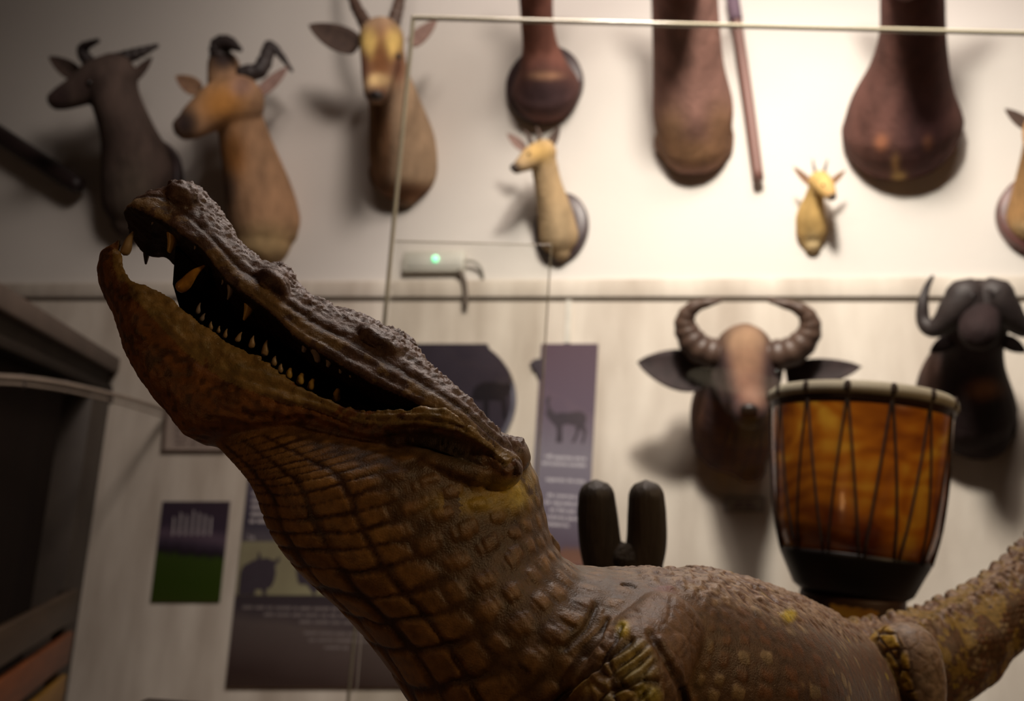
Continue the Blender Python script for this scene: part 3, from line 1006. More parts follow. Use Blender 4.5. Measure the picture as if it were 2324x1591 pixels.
# 1 dark antelope in profile
t = trophy('dark grey-brown antelope head in profile with curved horn, leftmost trophy', 'trophy', (325, 430),
           [[(322, 450, .03, 84), (312, 375, .11, 78), (290, 300, .22, 60), (266, 235, .30, 54), (252, 185, .34, 54)],
            [(262, 172, .34, 50), (222, 182, .37, 44), (180, 206, .40, 34), (140, 224, .43, 26), (130, 228, .435, 22)],
            [(305, 470, .02, 68), (305, 500, .03, 50)]],
           (0.085, 0.058, 0.048), [(135, 220, 24, 30, (.04, .024, .022)), (195, 195, 30, 24, (.055, .035, .030)), (300, 450, 50, 90, (.095, .072, .055))],
           plaque=(335, 430, 96, 118, 0, .05), pm=M_wood_d)
ear(178, 172, 110, 128, 40, .36, .40, M_ear_d, t)
ear(296, 185, 346, 128, 34, .30, .24, M_ear_d, t)
horn([(232, 150, .36, 17), (272, 135, .34, 16), (315, 120, .31, 12), (356, 104, .28, 5)], M_black, t)
horn([(212, 150, .38, 16), (192, 128, .40, 14), (190, 108, .42, 11), (222, 92, .44, 5)], M_black, t)
eyeball(203, 188, .44, 7, t); nose(124, 222, .45, 15, 14, M_nose, t)

# 2 tan antelope
t = trophy('tan orange antelope head with black muzzle and hooked horns above crocodile snout', 'trophy', (600, 500),
           [[(604, 505, .04, 80), (586, 430, .10, 74), (562, 340, .19, 60), (543, 270, .27, 52), (532, 235, .31, 52)],
            [(545, 228, .32, 56), (505, 238, .36, 54), (462, 262, .40, 42), (432, 284, .43, 34), (420, 290, .44, 28)],
            [(508, 150, .33, 36), (512, 190, .33, 40)], [(606, 530, .02, 76), (600, 545, .03, 66)]],
           (0.33, 0.19, 0.105), [(418, 280, 34, 40, (.035, .022, .020)), (505, 235, 52, 46, (.46, .21, .055)), (507, 130, 36, 36, (.035, .022, .020)),
                                 (525, 355, 34, 62, (.28, .12, .035)), (518, 430, 26, 40, (.12, .07, .045)), (600, 560, 90, 50, (.40, .28, .14)), (548, 195, 26, 24, (.30, .17, .12))],
           plaque=(606, 505, 74, 88, 0, .02), pm=M_ear_t)
ear(452, 205, 398, 172, 40, .36, .40, M_ear_t, t)
ear(590, 212, 655, 150, 36, .29, .24, M_ear_p, t)
horn([(556, 168, .33, 20), (588, 160, .31, 18), (604, 132, .29, 16), (612, 104, .27, 12), (634, 122, .24, 9), (662, 160, .22, 4)], M_black, t)
horn([(500, 130, .36, 24), (500, 105, .38, 22), (520, 98, .40, 16), (545, 112, .42, 6)], M_black, t)
eyeball(478, 222, .42, 7, t); nose(408, 284, .46, 17, 16, M_nose, t)

# 3 oryx seen from the front
t = trophy('oryx head with pale yellow face patches and long upright horns', 'trophy', (920, 380),
           [[(918, 385, .04, 76), (912, 320, .11, 76), (896, 240, .22, 60), (878, 170, .30, 50), (870, 120, .34, 48)],
            [(866, 92, .35, 52), (862, 130, .40, 44), (857, 175, .47, 36), (854, 208, .52, 29)],
            [(918, 400, .03, 66), (922, 440, .03, 30)]],
           (0.38, 0.26, 0.165), [(864, 125, 62, 78, (.20, .085, .035)), (835, 100, 22, 34, (.72, .50, .16)), (895, 100, 22, 34, (.72, .50, .16)), (863, 135, 18, 40, (.16, .065, .022)), (856, 182, 28, 15, (.66, .47, .22)),
                                 (854, 218, 30, 14, (.12, .07, .06)), (866, 330, 24, 150, (.10, .038, .016)), (920, 440, 90, 28, (.17, .075, .035)), (850, 330, 30, 110, (.26, .14, .07)), (826, 150, 14, 40, (.16, .07, .04)), (905, 150, 14, 40, (.16, .07, .04))],
           name='oryx_mount', plaque=(905, 385, 72, 60, 0, .02), pm=M_ear_t)
horn([(838, 72, .36, 17), (822, 40, .34, 15), (806, 10, .32, 13), (790, -50, .28, 11), (776, -160, .22, 7)], M_horn, t)
horn([(888, 72, .36, 17), (896, 42, .34, 15), (905, 10, .32, 13), (915, -50, .28, 11), (928, -160, .22, 7)], M_horn, t)
ear(808, 104, 700, 56, 62, .33, .33, M_ear_d, t); ear(934, 100, 992, 44, 40, .31, .28, M_ear_p, t)
eyeball(826, 128, .40, 7, t); eyeball(904, 128, .40, 7, t); nose(854, 216, .55, 16, 10, M_nose, t)

# 4 reddish neck over a round dark board
t = trophy('reddish long-necked trophy rising from a round dark board, above small gazelle', 'trophy', (1238, 200),
           [[(1238, 198, .07, 80), (1234, 165, .13, 62), (1226, 110, .20, 42), (1219, 50, .30, 38), (1216, -20, .40, 40), (1214, -90, .50, 46), (1214, -150, .52, 44)],
            [(1214, -150, .52, 44), (1212, -110, .62, 34), (1211, -90, .68, 26)]],
           (0.21, 0.085, 0.062), [(1238, 215, 110, 62, (.055, .030, .032)), (1236, 172, 40, 10, (.34, .18, .11))], name='antelope_mount', plaque=(1238, 198, 89, 91, 0, .05), pm=M_wood_d)  # thin pale blob is a highlight painted across the dark chest
ear(1180, -150, 1120, -190, 40, .5, .5, M_ear_d, t); ear(1250, -150, 1310, -190, 40, .5, .5, M_ear_d, t)

# 5 small gazelle
t = trophy('small tan gazelle head facing left on a round dark plaque', 'trophy', (1272, 515),
           [[(1268, 535, .04, 46), (1258, 480, .09, 40), (1244, 420, .15, 32), (1234, 370, .20, 30), (1230, 350, .22, 30)],
            [(1234, 346, .22, 30), (1208, 358, .25, 27), (1184, 374, .28, 18), (1172, 382, .29, 13)], [(1272, 560, .03, 36), (1274, 572, .03, 22)]],
           (0.45, 0.31, 0.17), [(1168, 382, 15, 16, (.05, .03, .025)), (1225, 345, 36, 26, (.52, .33, .12)), (1270, 520, 34, 60, (.46, .33, .19))], name='gazelle_mount', voxel=.008,
           plaque=(1276, 518, 62, 80, 0, .035), pm=M_wood_d)
ear(1190, 338, 1150, 302, 22, .22, .24, M_ear_p, t); ear(1244, 338, 1270, 286, 24, .20, .18, M_ear_d, t)
horn([(1208, 330, .24, 6), (1200, 312, .25, 5), (1190, 296, .26, 2)], M_horn, t); horn([(1222, 326, .24, 6), (1224, 306, .25, 5), (1218, 290, .26, 2)], M_horn, t)
eyeball(1200, 350, .30, 4, t); nose(1166, 380, .30, 9, 9, M_nose, t)

# 6 broad brown neck
t = trophy('broad brown trophy neck ending in a wavy tan base, left of wooden spear', 'trophy', (1572, 320),
           [[(1578, 320, .05, 80), (1572, 250, .13, 90), (1562, 160, .24, 80), (1556, 60, .36, 76), (1552, -30, .46, 74), (1550, -120, .55, 70)],
            [(1550, -120, .55, 70), (1546, -80, .64, 52), (1544, -50, .70, 40)], [(1580, 330, .03, 66), (1592, 356, .03, 40)], [(1530, 320, .03, 46), (1535, 330, .03, 40)], [(1632, 310, .03, 34), (1630, 330, .03, 34)]],
           (0.24, 0.125, 0.10), [(1520, 310, 40, 70, (.27, .15, .085)), (1640, 300, 40, 70, (.26, .14, .08)), (1580, 350, 80, 34, (.29, .155, .08))], name='eland_mount')
ear(1500, -110, 1420, -150, 60, .5, .5, M_ear_d, t); ear(1604, -110, 1690, -150, 60, .5, .5, M_ear_d, t)
M_ear_s = M_ear_p
# 7 spear
sp_ = thing('spear', wp(1692, 205, .05), 'long slim wooden spear shaft hanging upright beside brown neck', 'spear')
obj('shaft', *wtube([(1722, 408, .05, 11.5), (1696, 210, .06, 11.5), (1664, 0, .06, 11.5), (1640, -160, .06, 11.5)], n=30, m=14, round_ends=False), mat('shaft_wood', (0.24, 0.12, 0.10), (0.16, 0.075, 0.06), rough=0.5, scale=5, stretch=(1, 1, .2)), sp_)
obj('binding', *wtube([(1671, 48, .06, 14), (1661, -16, .06, 14)], n=8, m=14, round_ends=False), mat('binding_cord', (0.16, 0.10, 0.14), rough=0.7), sp_)['label'] = 'purple grey cord binding'
obj('bracket', *wtube([(1700, 240, .003, 5), (1700, 240, .06, 5)], n=4, m=8, round_ends=False), M_black, sp_)

# 8 dik-dik
t = trophy('tiny golden dik-dik head with pricked ears, smallest trophy', 'trophy', (1842, 530),
           [[(1842, 520, .03, 34), (1840, 490, .06, 32), (1848, 450, .10, 22), (1856, 425, .13, 20)], [(1860, 412, .14, 25), (1872, 424, .17, 22), (1884, 440, .20, 14), (1888, 446, .21, 11)], [(1843, 545, .02, 26), (1844, 556, .02, 18)]],
           (0.56, 0.36, 0.13), [(1890, 448, 13, 12, (.10, .06, .05)), (1845, 560, 26, 30, (.62, .46, .24)), (1878, 428, 10, 14, (.5, .30, .12))], name='dikdik_mount', voxel=.006)
ear(1842, 420, 1800, 378, 17, .14, .14, M_ear_t, t); ear(1884, 418, 1919, 386, 15, .14, .14, M_ear_t, t)
horn([(1853, 398, .14, 3.5), (1848, 382, .14, 3), (1844, 362, .14, 1.2)], M_horn, t, 0, 0); horn([(1868, 396, .14, 3.5), (1873, 380, .14, 3), (1878, 362, .14, 1.2)], M_horn, t, 0, 0)
eyeball(1868, 420, .21, 3, t); nose(1890, 447, .225, 7, 6, M_nose, t)

# 9 big dark pear-shaped trophy
t = trophy('large dark maroon trophy with pear-shaped chest, upper wall behind drum', 'trophy', (2045, 280),
           [[(2045, 285, .06, 128), (2048, 230, .13, 112), (2062, 150, .24, 84), (2070, 70, .36, 70), (2070, -10, .46, 68), (2068, -110, .55, 66)],
            [(2068, -110, .55, 66), (2062, -70, .65, 50), (2060, -40, .72, 40)], [(2045, 310, .04, 100), (2045, 350, .03, 52)]],
           (0.115, 0.052, 0.042), [(2100, 300, 62, 150, (.062, .026, .026)), (2090, 110, 44, 80, (.075, .030, .028)), (2000, 325, 16, 20, (.30, .12, .065)), (2032, 372, 9, 22, (.40, .22, .09)), (2040, 400, 16, 12, (.40, .25, .09)), (2106, 325, 12, 18, (.17, .07, .04))], name='kudu_mount')  # darker right-hand blobs are shading painted on that half
ear(2010, -110, 1920, -160, 60, .5, .5, M_ear_d, t); ear(2126, -110, 2216, -160, 60, .5, .5, M_ear_d, t)

# 10 trophy cut by the frame at the right
t = trophy('tan trophy on a round dark-rimmed plaque at the right edge', 'trophy', (2352, 490),
           [[(2356, 490, .05, 66), (2362, 420, .14, 54), (2372, 340, .24, 46), (2376, 290, .3, 44)], [(2374, 285, .30, 44), (2360, 300, .38, 36), (2350, 330, .44, 24)]],
           (0.46, 0.26, 0.11), [(2330, 530, 50, 30, (.5, .34, .17))], plaque=(2350, 490, 82, 92, 0, .05), pm=M_wood_r)
ear(2338, 290, 2280, 246, 30, .30, .32, M_ear_d, t); ear(2410, 290, 2470, 246, 30, .30, .32, M_ear_d, t)

# 11 buffalo
t = trophy('brown buffalo head with ringed inward horns and drooping black ears', 'trophy', (1650, 980),
           [[(1662, 985, .05, 92), (1660, 930, .14, 92), (1668, 870, .24, 78), (1685, 820, .30, 70)],
            [(1688, 800, .32, 66), (1692, 850, .38, 58), (1698, 900, .46, 47), (1702, 935, .52, 40)],
            [(1690, 772, .31, 40), (1690, 800, .33, 60)], [(1640, 830, .29, 36), (1650, 865, .34, 36), (1672, 915, .42, 32)], [(1742, 830, .29, 36), (1736, 865, .34, 36), (1722, 915, .42, 30)], [(1690, 1030, .05, 62), (1700, 1062, .04, 36)], [(1612, 960, .04, 46), (1610, 1000, .04, 38)]],
           (0.075, 0.040, 0.036), [(1690, 770, 50, 40, (.27, .165, .10)), (1695, 825, 36, 44, (.23, .125, .075)), (1700, 875, 34, 36, (.15, .07, .045)), (1716, 905, 30, 26, (.19, .10, .07)), (1690, 945, 40, 18, (.05, .03, .03)),
                                   (1616, 850, 36, 50, (.04, .026, .026)), (1774, 850, 34, 44, (.04, .026, .026)), (1690, 975, 60, 26, (.035, .022, .022)), (1650, 930, 24, 40, (.05, .03, .03)), (1585, 920, 14, 60, (.15, .075, .05))], name='buffalo_mount')
horn([(1672, 806, .33, 30), (1630, 806, .34, 35), (1586, 790, .36, 34), (1560, 754, .38, 28), (1556, 722, .40, 22), (1578, 696, .42, 15), (1632, 682, .44, 6)], M_horn, t, .05, 12)
horn([(1712, 806, .33, 30), (1750, 808, .34, 35), (1800, 796, .36, 34), (1834, 760, .38, 28), (1836, 726, .40, 22), (1812, 700, .42, 15), (1748, 682, .44, 6)], M_horn, t, .05, 12)
ear(1600, 850, 1446, 822, 96, .30, .32, M_ear_k, t); ear(1784, 856, 1956, 832, 66, .30, .32, M_ear_k, t)
eyeball(1636, 846, .375, 10, t); eyeball(1762, 846, .37, 10, t)
nose(1700, 926, .575, 20, 11, M_nose, t)

# 12 black wildebeest
t = trophy('black wildebeest head with twin horn bosses and hooked horn, behind drum rim', 'trophy', (2190, 930),
           [[(2186, 925, .05, 108), (2186, 860, .14, 92), (2202, 790, .25, 68), (2216, 730, .34, 66), (2218, 690, .38, 60)],
            [(2218, 690, .38, 50), (2222, 720, .44, 46), (2222, 755, .50, 42)], [(2215, 960, .04, 82), (2225, 985, .03, 62)]],
           (0.026, 0.015, 0.015), [(2235, 885, 38, 24, (.26, .11, .05)), (2110, 850, 26, 60, (.085, .045, .035))], name='wildebeest_mount', plaque=(2210, 950, 84, 92, 0, .04), pm=M_black)
horn([(2222, 720, .44, 34), (2196, 672, .45, 40), (2176, 690, .45, 38), (2148, 726, .43, 28), (2118, 746, .41, 21), (2096, 728, .40, 16), (2094, 690, .41, 12), (2102, 655, .41, 8), (2116, 628, .42, 4)], M_black, t, .03, 6)
horn([(2222, 720, .44, 34), (2250, 670, .45, 40), (2270, 690, .45, 38), (2298, 726, .43, 28), (2328, 746, .41, 21), (2350, 728, .40, 16), (2354, 690, .41, 12), (2346, 655, .41, 8), (2334, 628, .42, 4)], M_black, t, .03, 6)
ear(2160, 770, 2110, 800, 34, .34, .34, M_ear_k, t); ear(2276, 770, 2330, 800, 34, .34, .34, M_ear_k, t)

# 13 thick dark pole at the left
pl = thing('club', wp(60, 350, .05), 'thick dark wooden club sloping down at the left edge', 'club')
obj('shaft', *wtube([(-140, 226, .10, 21), (-40, 282, .08, 21), (60, 346, .08, 21), (150, 404, .08, 21), (172, 418, .08, 19)], n=24, m=18), mat('club_wood', (0.030, 0.017, 0.017), rough=0.5), pl)
obj('bracket', *wtube([(60, 346, .014, 8), (60, 346, .07, 8)], n=4, m=8, round_ends=False), M_black, pl)

# ------------------------------------------------------------------ boards, signs and fittings on the lower wall
M_txt = mat('white_print', (0.80, 0.76, 0.80), (0.76, 0.72, 0.76), rough=0.6)
M_txt_dim = mat('grey_print', (0.50, 0.45, 0.46), rough=0.6)
M_txt_dk = mat('dark_print', (0.12, 0.08, 0.075), rough=0.7)
M_sil = mat('printed_silhouette', (0.055, 0.042, 0.055), (0.045, 0.034, 0.045), rough=0.55)


def ramp_mat(name, stops, rough=0.45, noise=0.05):
    """print whose ink changes from bottom to top of the board (generated z)"""
    m, nt, b = nodes(name)
    b.inputs['Roughness'].default_value = rough
    tc = nt.nodes.new('ShaderNodeTexCoord'); sx = nt.nodes.new('ShaderNodeSeparateXYZ')
    nt.links.new(tc.outputs['Generated'], sx.inputs[0])
    n = nt.nodes.new('ShaderNodeTexNoise'); n.inputs['Scale'].default_value = 6
    nt.links.new(tc.outputs['Generated'], n.inputs['Vector'])
    ad = nt.nodes.new('ShaderNodeMath'); ad.operation = 'MULTIPLY_ADD'; ad.inputs[1].default_value = noise
    nt.links.new(n.outputs['Fac'], ad.inputs[0]); nt.links.new(sx.outputs['Z'], ad.inputs[2])
    cr = nt.nodes.new('ShaderNodeValToRGB'); e = cr.color_ramp.elements
    while len(e) < len(stops): e.new(0.5)
    for q, (p, c) in zip(e, stops): q.position = p; q.color = (*c, 1)
    nt.links.new(ad.outputs[0], cr.inputs['Fac']); nt.links.new(cr.outputs['Color'], b.inputs['Base Color'])
    return m


def text(s, x0, x1, y, h, m, parent, w=.0125, name='text_line'):
    """one printed line between two photo columns, baseline at y"""
    cu = bpy.data.curves.new(name, 'FONT'); cu.body = s; cu.size = 1.0
    o = bpy.data.objects.new(name, cu); COL.objects.link(o)
    dg = bpy.context.evaluated_depsgraph_get()
    me_ = bpy.data.meshes.new_from_object(o.evaluated_get(dg))
    bpy.data.objects.remove(o)
    v = get_v(me_)
    a, b_ = wp(x0, y, w), wp(x1, y, w)
    Lw = float(np.dot(b_ - a, WU))
    sx = Lw / max(v[:, 0].max() - v[:, 0].min(), 1e-3)
    sz = h * wdepth(x0, y) / F / 0.70
    ww = a + (v[:, :1] - v[:, 0].min()) * sx * WU + v[:, 1:2] * sz * Z
    set_v(me_, ww - origin_of(parent))
    return wrap(name, me_, m, parent, False)


def print_rows(rows, m, parent, w=.0125, name='text_block', seed=3):
    """lines too blurred to read: word-long strokes of print, one mesh"""
    rr = random.Random(seed); ps = []
    for x0, x1, y, h, slope in rows:
        x = x0
        while x < x1 - 4:
            L = min(rr.uniform(10, 40), x1 - x)
            yy = y + slope * (x - x0)
            ps.append(wall_poly([(x, yy), (x + L, yy), (x + L, yy - h), (x, yy - h)], w - .0006, w))
            x += L + 5
    return obj(name, *join(ps), m, parent, smooth=False)


# violet panel with the printed antelope
b = thing('info_panel', wp(1290, 1030, 0), 'violet information panel with a dark antelope silhouette and white text', 'panel')
obj('board', *wall_poly([(1229, 780), (1357, 780), (1331, 1285), (1196, 1285)], 0, .012),
    ramp_mat('violet_print', [(0.0, (.10, .07, .11)), (.06, (.20, .10, .07)), (.10, (.17, .085, .06)), (.13, (.10, .075, .105)), (.30, (.165, .145, .19)), (.52, (.20, .18, .22)), (.72, (.125, .09, .125)), (1.0, (.10, .062, .085))]), b, smooth=False)
sil = [(1243, 925), (1239, 915), (1240, 903), (1246, 899), (1252, 903), (1247, 907), (1246, 917), (1252, 930), (1262, 939), (1272, 936), (1290, 937), (1312, 933), (1326, 937), (1331, 946), (1330, 958),
       (1326, 966), (1331, 974), (1330, 985), (1325, 1006), (1319, 1006), (1324, 986), (1322, 977), (1316, 972), (1314, 982), (1304, 1004), (1297, 1004), (1307, 982), (1306, 966), (1288, 962), (1276, 965), (1276, 1004), (1262, 1004), (1264, 980), (1262, 968), (1252, 958), (1244, 948), (1238, 938)]
obj('printed_antelope', *wall_poly(sil, .012, .0128), M_sil, b, smooth=False)
hd = [(1203, 823), (1214, 815), (1226, 814), (1231, 812), (1229, 860), (1221, 856), (1216, 842), (1206, 838), (1214, 832), (1203, 829)]
obj('printed_head', *wall_poly(hd, .001, .0128), M_sil, b, smooth=False)
for s, x0, x1, y in [('140 especies entre', 1238, 1330, 1040), ('estructuras sociales', 1230, 1329, 1054), ('especies de este', 1239, 1327, 1091), ('de cuernos y', 1242, 1318, 1127), ('de reproducci', 1236, 1312, 1143), ('en dos par', 1248, 1308, 1160), ('colores para', 1240, 1312, 1176), ('redadores.', 1238, 1293, 1192)]:
    text(s, x0, x1, y, 9.5, M_txt, b)

# dark board with a round right side
b = thing('animal_board', wp(1050, 900, 0), 'near-black board with a rounded right side, beside violet panel', 'panel')
arc = [(930, 780), (1105, 780)] + [(1022 + 148 * math.cos(a), 905 + 142 * math.sin(a)) for a in np.linspace(-.95, 1.2, 16)] + [(930, 1040)]
obj('board', *wall_poly(arc, 0, .02), mat('night_print', (0.045, 0.036, 0.05), (0.03, 0.024, 0.034), rough=0.3, scale=4), b, smooth=False)
ani = [(1068, 905), (1076, 880), (1095, 868), (1120, 866), (1140, 872), (1158, 868), (1163, 880), (1156, 896), (1148, 900), (1150, 950), (1141, 950), (1138, 910), (1110, 908), (1108, 955), (1098, 955), (1096, 908), (1085, 912)]
obj('printed_animal', *wall_poly(ani, .02, .0208), mat('ink', (0.012, 0.009, 0.013), rough=0.4), b, smooth=False)
rimp = [(1022 + r * math.cos(a), 905 + r * .96 * math.sin(a)) for r, seq in ((148, np.linspace(-.25, .95, 12)), (139, np.linspace(.95, -.25, 12))) for a in seq]
obj('printed_sky', *wall_poly(rimp, .02, .0206), mat('pale_ink', (0.17, 0.17, 0.22), (0.09, 0.085, 0.11), rough=0.4, scale=8), b, smooth=False)

# tall dark board at lower left
b = thing('text_board', wp(720, 1320, 0), 'tall dark board with white text and a photo of two buffaloes', 'panel')
obj('board', *wall_poly([(566, 1060), (1050, 1060), (1020, 1560), (511, 1560)], 0, .012),
    ramp_mat('slate_print', [(0, (.055, .034, .026)), (.10, (.05, .03, .026)), (.2, (.085, .06, .055)), (.30, (.105, .08, .075)), (.36, (.055, .042, .048)), (.46, (.04, .03, .036)), (.66, (.10, .085, .10)), (.72, (.05, .042, .062)), (.86, (.085, .07, .10)), (1, (.11, .085, .07))]), b, smooth=False)
ph_ = obj('printed_photo', *wall_poly([(547, 1229), (1030, 1229), (1020, 1351), (535, 1351)], .012, .0128), mat('savanna_print', (0.30, 0.28, 0.17), (0.22, 0.19, 0.12), rough=0.4, scale=5), b, smooth=False)
bf = [(540, 1350), (545, 1300), (552, 1284), (570, 1274), (584, 1268), (586, 1252), (592, 1258), (592, 1268), (606, 1266), (620, 1272), (627, 1272), (632, 1262), (636, 1270), (630, 1278), (624, 1284), (626, 1300), (622, 1320), (614, 1334), (606, 1336), (604, 1350), (596, 1350), (594, 1338), (580, 1338), (578, 1350)]
bf2 = [(676, 1322), (672, 1296), (676, 1278), (660, 1276), (662, 1270), (678, 1272), (672, 1262), (668, 1252), (674, 1256), (682, 1268), (696, 1262), (712, 1266), (730, 1280), (736, 1300), (732, 1330), (720, 1340), (712, 1352), (704, 1338), (694, 1326), (684, 1328)]
obj('printed_buffalo', *wall_poly(bf, .0128, .0134), M_sil, b, smooth=False); obj('printed_buffalo', *wall_poly(bf2, .0128, .0134), M_sil, b, smooth=False)
print_rows([(575, 690, 1102, 8, 0), (572, 690, 1124, 8, 0), (571, 690, 1140, 8, 0), (570, 690, 1155, 8, 0), (569, 690, 1171, 8, 0), (566, 690, 1187, 8, 0)], M_txt_dim, b)
print_rows([(550, 840, 1382, 7, .02), (600, 850, 1398, 7, .02), (680, 850, 1415, 7, .02), (690, 880, 1440, 6, .02), (700, 900, 1456, 6, .02), (735, 790, 1473, 6, .02)], mat('faint_print', (0.20, 0.165, 0.16), rough=0.6), b, seed=9)
text('26', 561, 578, 1224, 10, M_txt_dim, b)

# small colour photograph
b = thing('photo_print', wp(430, 1250, 0), 'small violet and green photograph panel beside the dark doorway', 'picture')
obj('board', *wall_poly([(369, 1138), (521, 1138), (497, 1366), (341, 1366)], 0, .008),
    ramp_mat('meadow_print', [(0, (.035, .055, .006)), (.25, (.03, .055, .004)), (.50, (.035, .06, .008)), (.545, (.018, .012, .018)), (.62, (.05, .035, .055)), (.70, (.11, .075, .105)), (.78, (.045, .03, .05)), (1, (.045, .03, .045))], noise=.10), b, smooth=False)
obj('printed_stems', *join([wall_poly([(x - 2, 1215), (x + 2, 1215), (x + 5 + k, 1176 - 5 * k), (x + 2 + k, 1172 - 5 * k)], .008, .0086) for k, x in zip((0, 2, 1, 3, 2, 1, 0), range(392, 490, 14))]), M_txt_dim, b, smooth=False)['kind'] = 'stuff'

# framed notice
b = thing('notice', wp(440, 975, 0), 'thin-framed paper notice with lines of small text under the rail', 'sign')
obj('sheet', *wall_poly([(374, 922), (520, 922), (508, 1024), (366, 1024)], 0, .006), mat('notice_paper', (0.42, 0.34, 0.29), rough=0.8), b, smooth=False)
fo, fi = [(374, 920), (522, 920), (510, 1026), (364, 1026)], [(380, 926), (514, 926), (503, 1020), (371, 1020)]
obj('frame', *join([wall_poly([fo[i], fo[(i + 1) % 4], fi[(i + 1) % 4], fi[i]], .004, .012) for i in range(4)]), mat('notice_frame', (0.13, 0.09, 0.07), rough=0.6), b, smooth=False)
print_rows([(396, 500, y, 5, 0) for y in (938, 950, 962, 974, 986, 998)] + [(396, 470, 1010, 5, 0)], M_txt_dk, b, w=.0066)
obj('seal', *wdisc(474, 1005, 5, 6, .006, .0075, 16), mat('red_ink', (0.18, 0.03, 0.03), rough=0.6), b)

# caption under the buffalo
b = thing('caption_label', wp(1690, 1145, 0), 'small framed caption label on the wall below the buffalo', 'label')
obj('sheet', *wall_poly([(1645, 1129), (1734, 1129), (1732, 1160), (1645, 1160)], 0, .004), mat('caption_paper', (0.56, 0.50, 0.43), rough=0.8), b, smooth=False)
fo, fi = [(1643, 1127), (1736, 1127), (1734, 1162), (1643, 1162)], [(1647, 1131), (1732, 1131), (1730, 1158), (1647, 1158)]
obj('frame', *join([wall_poly([fo[i], fo[(i + 1) % 4], fi[(i + 1) % 4], fi[i]], .003, .008) for i in range(4)]), mat('caption_frame', (0.34, 0.29, 0.26), rough=0.6), b, smooth=False)
print_rows([(1670, 1706, 1143, 4, 0), (1664, 1716, 1152, 4, 0)], mat('violet_ink', (0.22, 0.16, 0.22), rough=0.7), b, w=.0046)

# cable cover
o = obj('cable_cover', *wall_poly([(1285, 681), (1297, 681), (1293, 778), (1281, 778)], 0, .012), mat('white_plastic', (0.74, 0.70, 0.62), rough=0.5), None, False)
tag(o, 'narrow white vertical cable cover between ledge and violet panel', 'cable cover')

# emergency light with its lead
e = thing('emergency_light', wp(988, 598, 0), 'white emergency light box with one green lit diode', 'light')
M_pl = mat('lamp_box_plastic', (0.70, 0.68, 0.60), rough=0.45)


def wbox(x0, y0, x1, y1, w0, w1, bev=.004):
    a = wp(x0, y1, w0); k = wdepth(x0, y1, w0) / F
    bb = wp(x1, y0, w0)
    return bevel_box(0, float(np.dot(bb - a, WU)), 0, float(bb[2] - a[2]), 0, w1 - w0, bev, WU, Z, WN, a)


obj('housing', *wbox(917, 572, 1060, 622, 0, .034, .008), M_pl, e)
obj('diffuser', *wbox(926, 579, 1052, 608, .030, .040, .005), mat('lamp_diffuser', (0.74, 0.73, 0.66), rough=0.3), e)
k_ = wdepth(988, 587, .06) / F
obj('diode', *ellipsoid(wp(988, 587, .042), np.eye(3) * 7.5 * k_, 8, 12), emit('green_diode', (0.12, 1.0, 0.45), 2.2), e)['label'] = 'glowing green diode'
obj('cable', *wtube([(1058, 592, .03, 3.5), (1078, 596, .03, 3.5), (1092, 612, .02, 3.5), (1097, 636, .006, 3.5)], n=24, m=8), mat('grey_cable', (0.30, 0.28, 0.24), rough=0.6), e)
cb_ = obj('conduit', *wtube([(1043, 616, .03, 6), (1054, 640, .03, 6), (1057, 690, .03, 6)], n=20, m=10), mat('conduit_brown', (0.13, 0.10, 0.075), rough=0.6), e)

# ------------------------------------------------------------------ partition with the dark doorway at the left
vp = ray(685, 1074); vd = np.array([vp[0], vp[1], 0]); vd /= np.linalg.norm(vd)
pn_ = np.array([vd[1], -vd[0], 0])                     # its face towards the middle of the room
P0 = wp(256, 826, 0.0); zt = P0[2]
P0g = P0 * [1, 1, 0]
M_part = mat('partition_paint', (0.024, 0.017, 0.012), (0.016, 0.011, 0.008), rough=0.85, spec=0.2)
M_mold = mat('partition_moulding', (0.11, 0.08, 0.065), (0.085, 0.062, 0.05), rough=0.6)
M_jamb = mat('door_jamb_paint', (0.055, 0.042, 0.032), (0.040, 0.030, 0.024), rough=0.6)


def pbox(a0, a1, b0, b1, z0, z1, bev=0):
    """along the partition (towards the lens), out of its face, up"""
    return bevel_box(a0, a1, b0, b1, z0, z1, max(bev, .003), -vd, pn_, Z, P0g)


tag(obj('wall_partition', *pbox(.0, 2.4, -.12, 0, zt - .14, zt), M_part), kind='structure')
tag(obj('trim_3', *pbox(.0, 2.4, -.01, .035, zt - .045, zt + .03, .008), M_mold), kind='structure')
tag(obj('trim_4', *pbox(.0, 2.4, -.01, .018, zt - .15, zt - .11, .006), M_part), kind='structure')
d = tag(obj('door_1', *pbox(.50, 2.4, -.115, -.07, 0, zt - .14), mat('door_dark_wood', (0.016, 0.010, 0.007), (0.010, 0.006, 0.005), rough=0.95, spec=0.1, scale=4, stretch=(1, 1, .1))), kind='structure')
tag(obj('trim_5', *pbox(.0, .34, -.12, .012, 0, zt - .14, .006), M_jamb), kind='structure')
